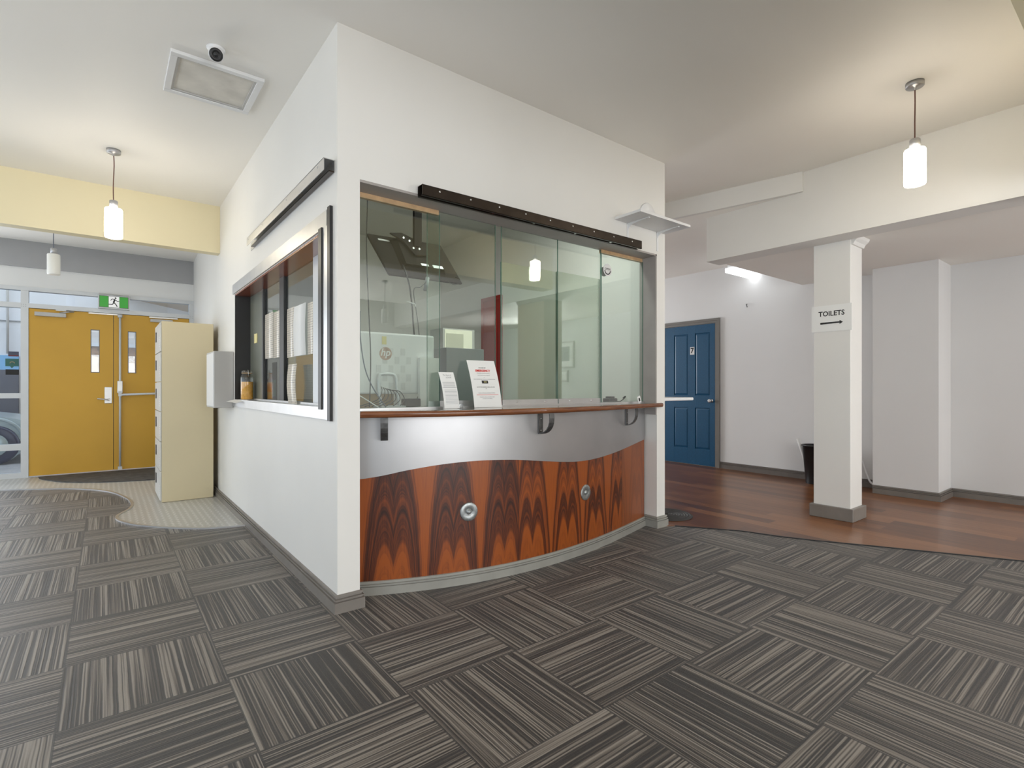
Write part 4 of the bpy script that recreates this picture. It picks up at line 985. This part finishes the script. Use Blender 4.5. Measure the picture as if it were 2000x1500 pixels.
text_mb('LOUIE', .013, (.680, at(.86, .002), 1.174), (1, 0, 0), (0, .22, .97), .0002).build('subtitle', M['greyink'], t)
for i in range(5): line(t, 'text_line', .642, .722, 1.145-i*.007, at, 1.205, .002, 'greyink')
for i in range(11): line(t, 'text_line', .645, .726, 1.10-i*.008, at, 1.205, .0018, 'greyink')
t, at = leaf_paper('emergency_notice', .835, 1.040, .03, 1.282, 'white A4 emergency notice with red heading on the counter', .07)
zt = 1.282
def ctext(s, size, z, mat, sx=1.0, bold=0, cx=.935): 
    u = (z-.9945)/(zt-.9945); return text_mb(s, size, (cx-.012*u, at(u, .0022), z), (1, 0, 0), (0, .24, .97), .0002, bold=bold, sx=sx).build('lettering', M[mat], t)
ctext('IN CASE OF', .010, 1.236, 'ink'); ctext('EMERGENCY', .019, 1.218, 'redink', 1.0, .0006)
ctext('Phone 000 for police fire ambulance', .0072, 1.203, 'greyink', .9); ctext('(or use mobile phone emergency)', .0072, 1.191, 'greyink', .9); ctext('or', .007, 1.178, 'greyink')
ctext('NIGHT EMERGENCIES THROUGH THE INTERCOM DIAL', .0072, 1.166, 'greyink', .9)
line(t, 'dark_label', .912, .958, 1.140, at, zt, .018, 'ink'); ctext('1054', .012, 1.149, 'yellow', 1, 0, .936)
ctext('GO TO THE ASSEMBLY AREA, LOCATED', .0078, 1.118, 'ink', .95); ctext('AT', .007, 1.108, 'ink')
ctext('Corner of Hannah and Queens St, Beach', .0078, 1.082, 'greyink', .95, 0)
line(t, 'red_rule', .862, 1.022, 1.070, at, zt, .0022, 'redink')
ctext('Assemble until you are told it is safe', .0078, 1.058, 'greyink', .95); ctext('to return to the building', .0072, 1.048, 'greyink')
o = B(.745, .772, .055, .08, .9935, 1.02).build('plastic_cube', M['clear'], bevel=.003); tag(o, 'small clear plastic cube beside the brochure', 'cube')
t = thing('price_card', (2.40, .07, .994), 'tiny white card standing at the right end of the counter', 'card')
m = MB(); m.T = Matrix.Translation((2.42, .06, .9945)) @ Matrix.Rotation(.35, 4, 'Y').inverted(); m.box(-.018, .018, -.003, 0, 0, .055); m.build('card', M['white'], t)
m = MB(); m.T = Matrix.Translation((2.42, .06, .9945)) @ Matrix.Rotation(.35, 4, 'Y').inverted(); m.box(-.008, .008, -.0045, -.003, .015, .04); m.build('print', M['ink'], t)
t = thing('desk_phone', (2.28, .24, .994), 'small black handset with coiled cable behind the right pane', 'telephone')
m = MB(); m.box(2.22, 2.32, .20, .27, .994, 1.03).box(2.24, 2.30, .21, .26, 1.03, 1.045); m.build('body', M['black'], t, bevel=.006)
MB().tube([(2.31, .22, 1.01), (2.37, .22, 1.003), (2.42, .215, 1.03), (2.43, .215, 1.045), (2.40, .215, 1.03)], .004, 8).build('cord', M['black'], t)

# framed pictures and lit doorway on the far right wall, seen mirrored in the glass
def picture(y0, y1, z0, z1, label):
    t = thing('framed_picture', (5.92, (y0+y1)/2, z0), label, 'picture', 'framed pictures mirrored in the glass')
    B(5.905, 5.9295, y0, y1, z0, z1).build('frame', M['greybox'], t)
    B(5.902, 5.905, y0+.03, y1-.03, z0+.03, z1-.03).build('mount', M['paper'], t)
    B(5.900, 5.902, y0+.11, y1-.11, z0+.13, z1-.10).build('print', M['greytrim'], t)
picture(-4.49, -4.04, 1.48, 1.98, 'larger framed picture mirrored in the glass'); picture(-4.45, -4.20, 1.22, 1.44, 'smaller framed picture mirrored in the glass')
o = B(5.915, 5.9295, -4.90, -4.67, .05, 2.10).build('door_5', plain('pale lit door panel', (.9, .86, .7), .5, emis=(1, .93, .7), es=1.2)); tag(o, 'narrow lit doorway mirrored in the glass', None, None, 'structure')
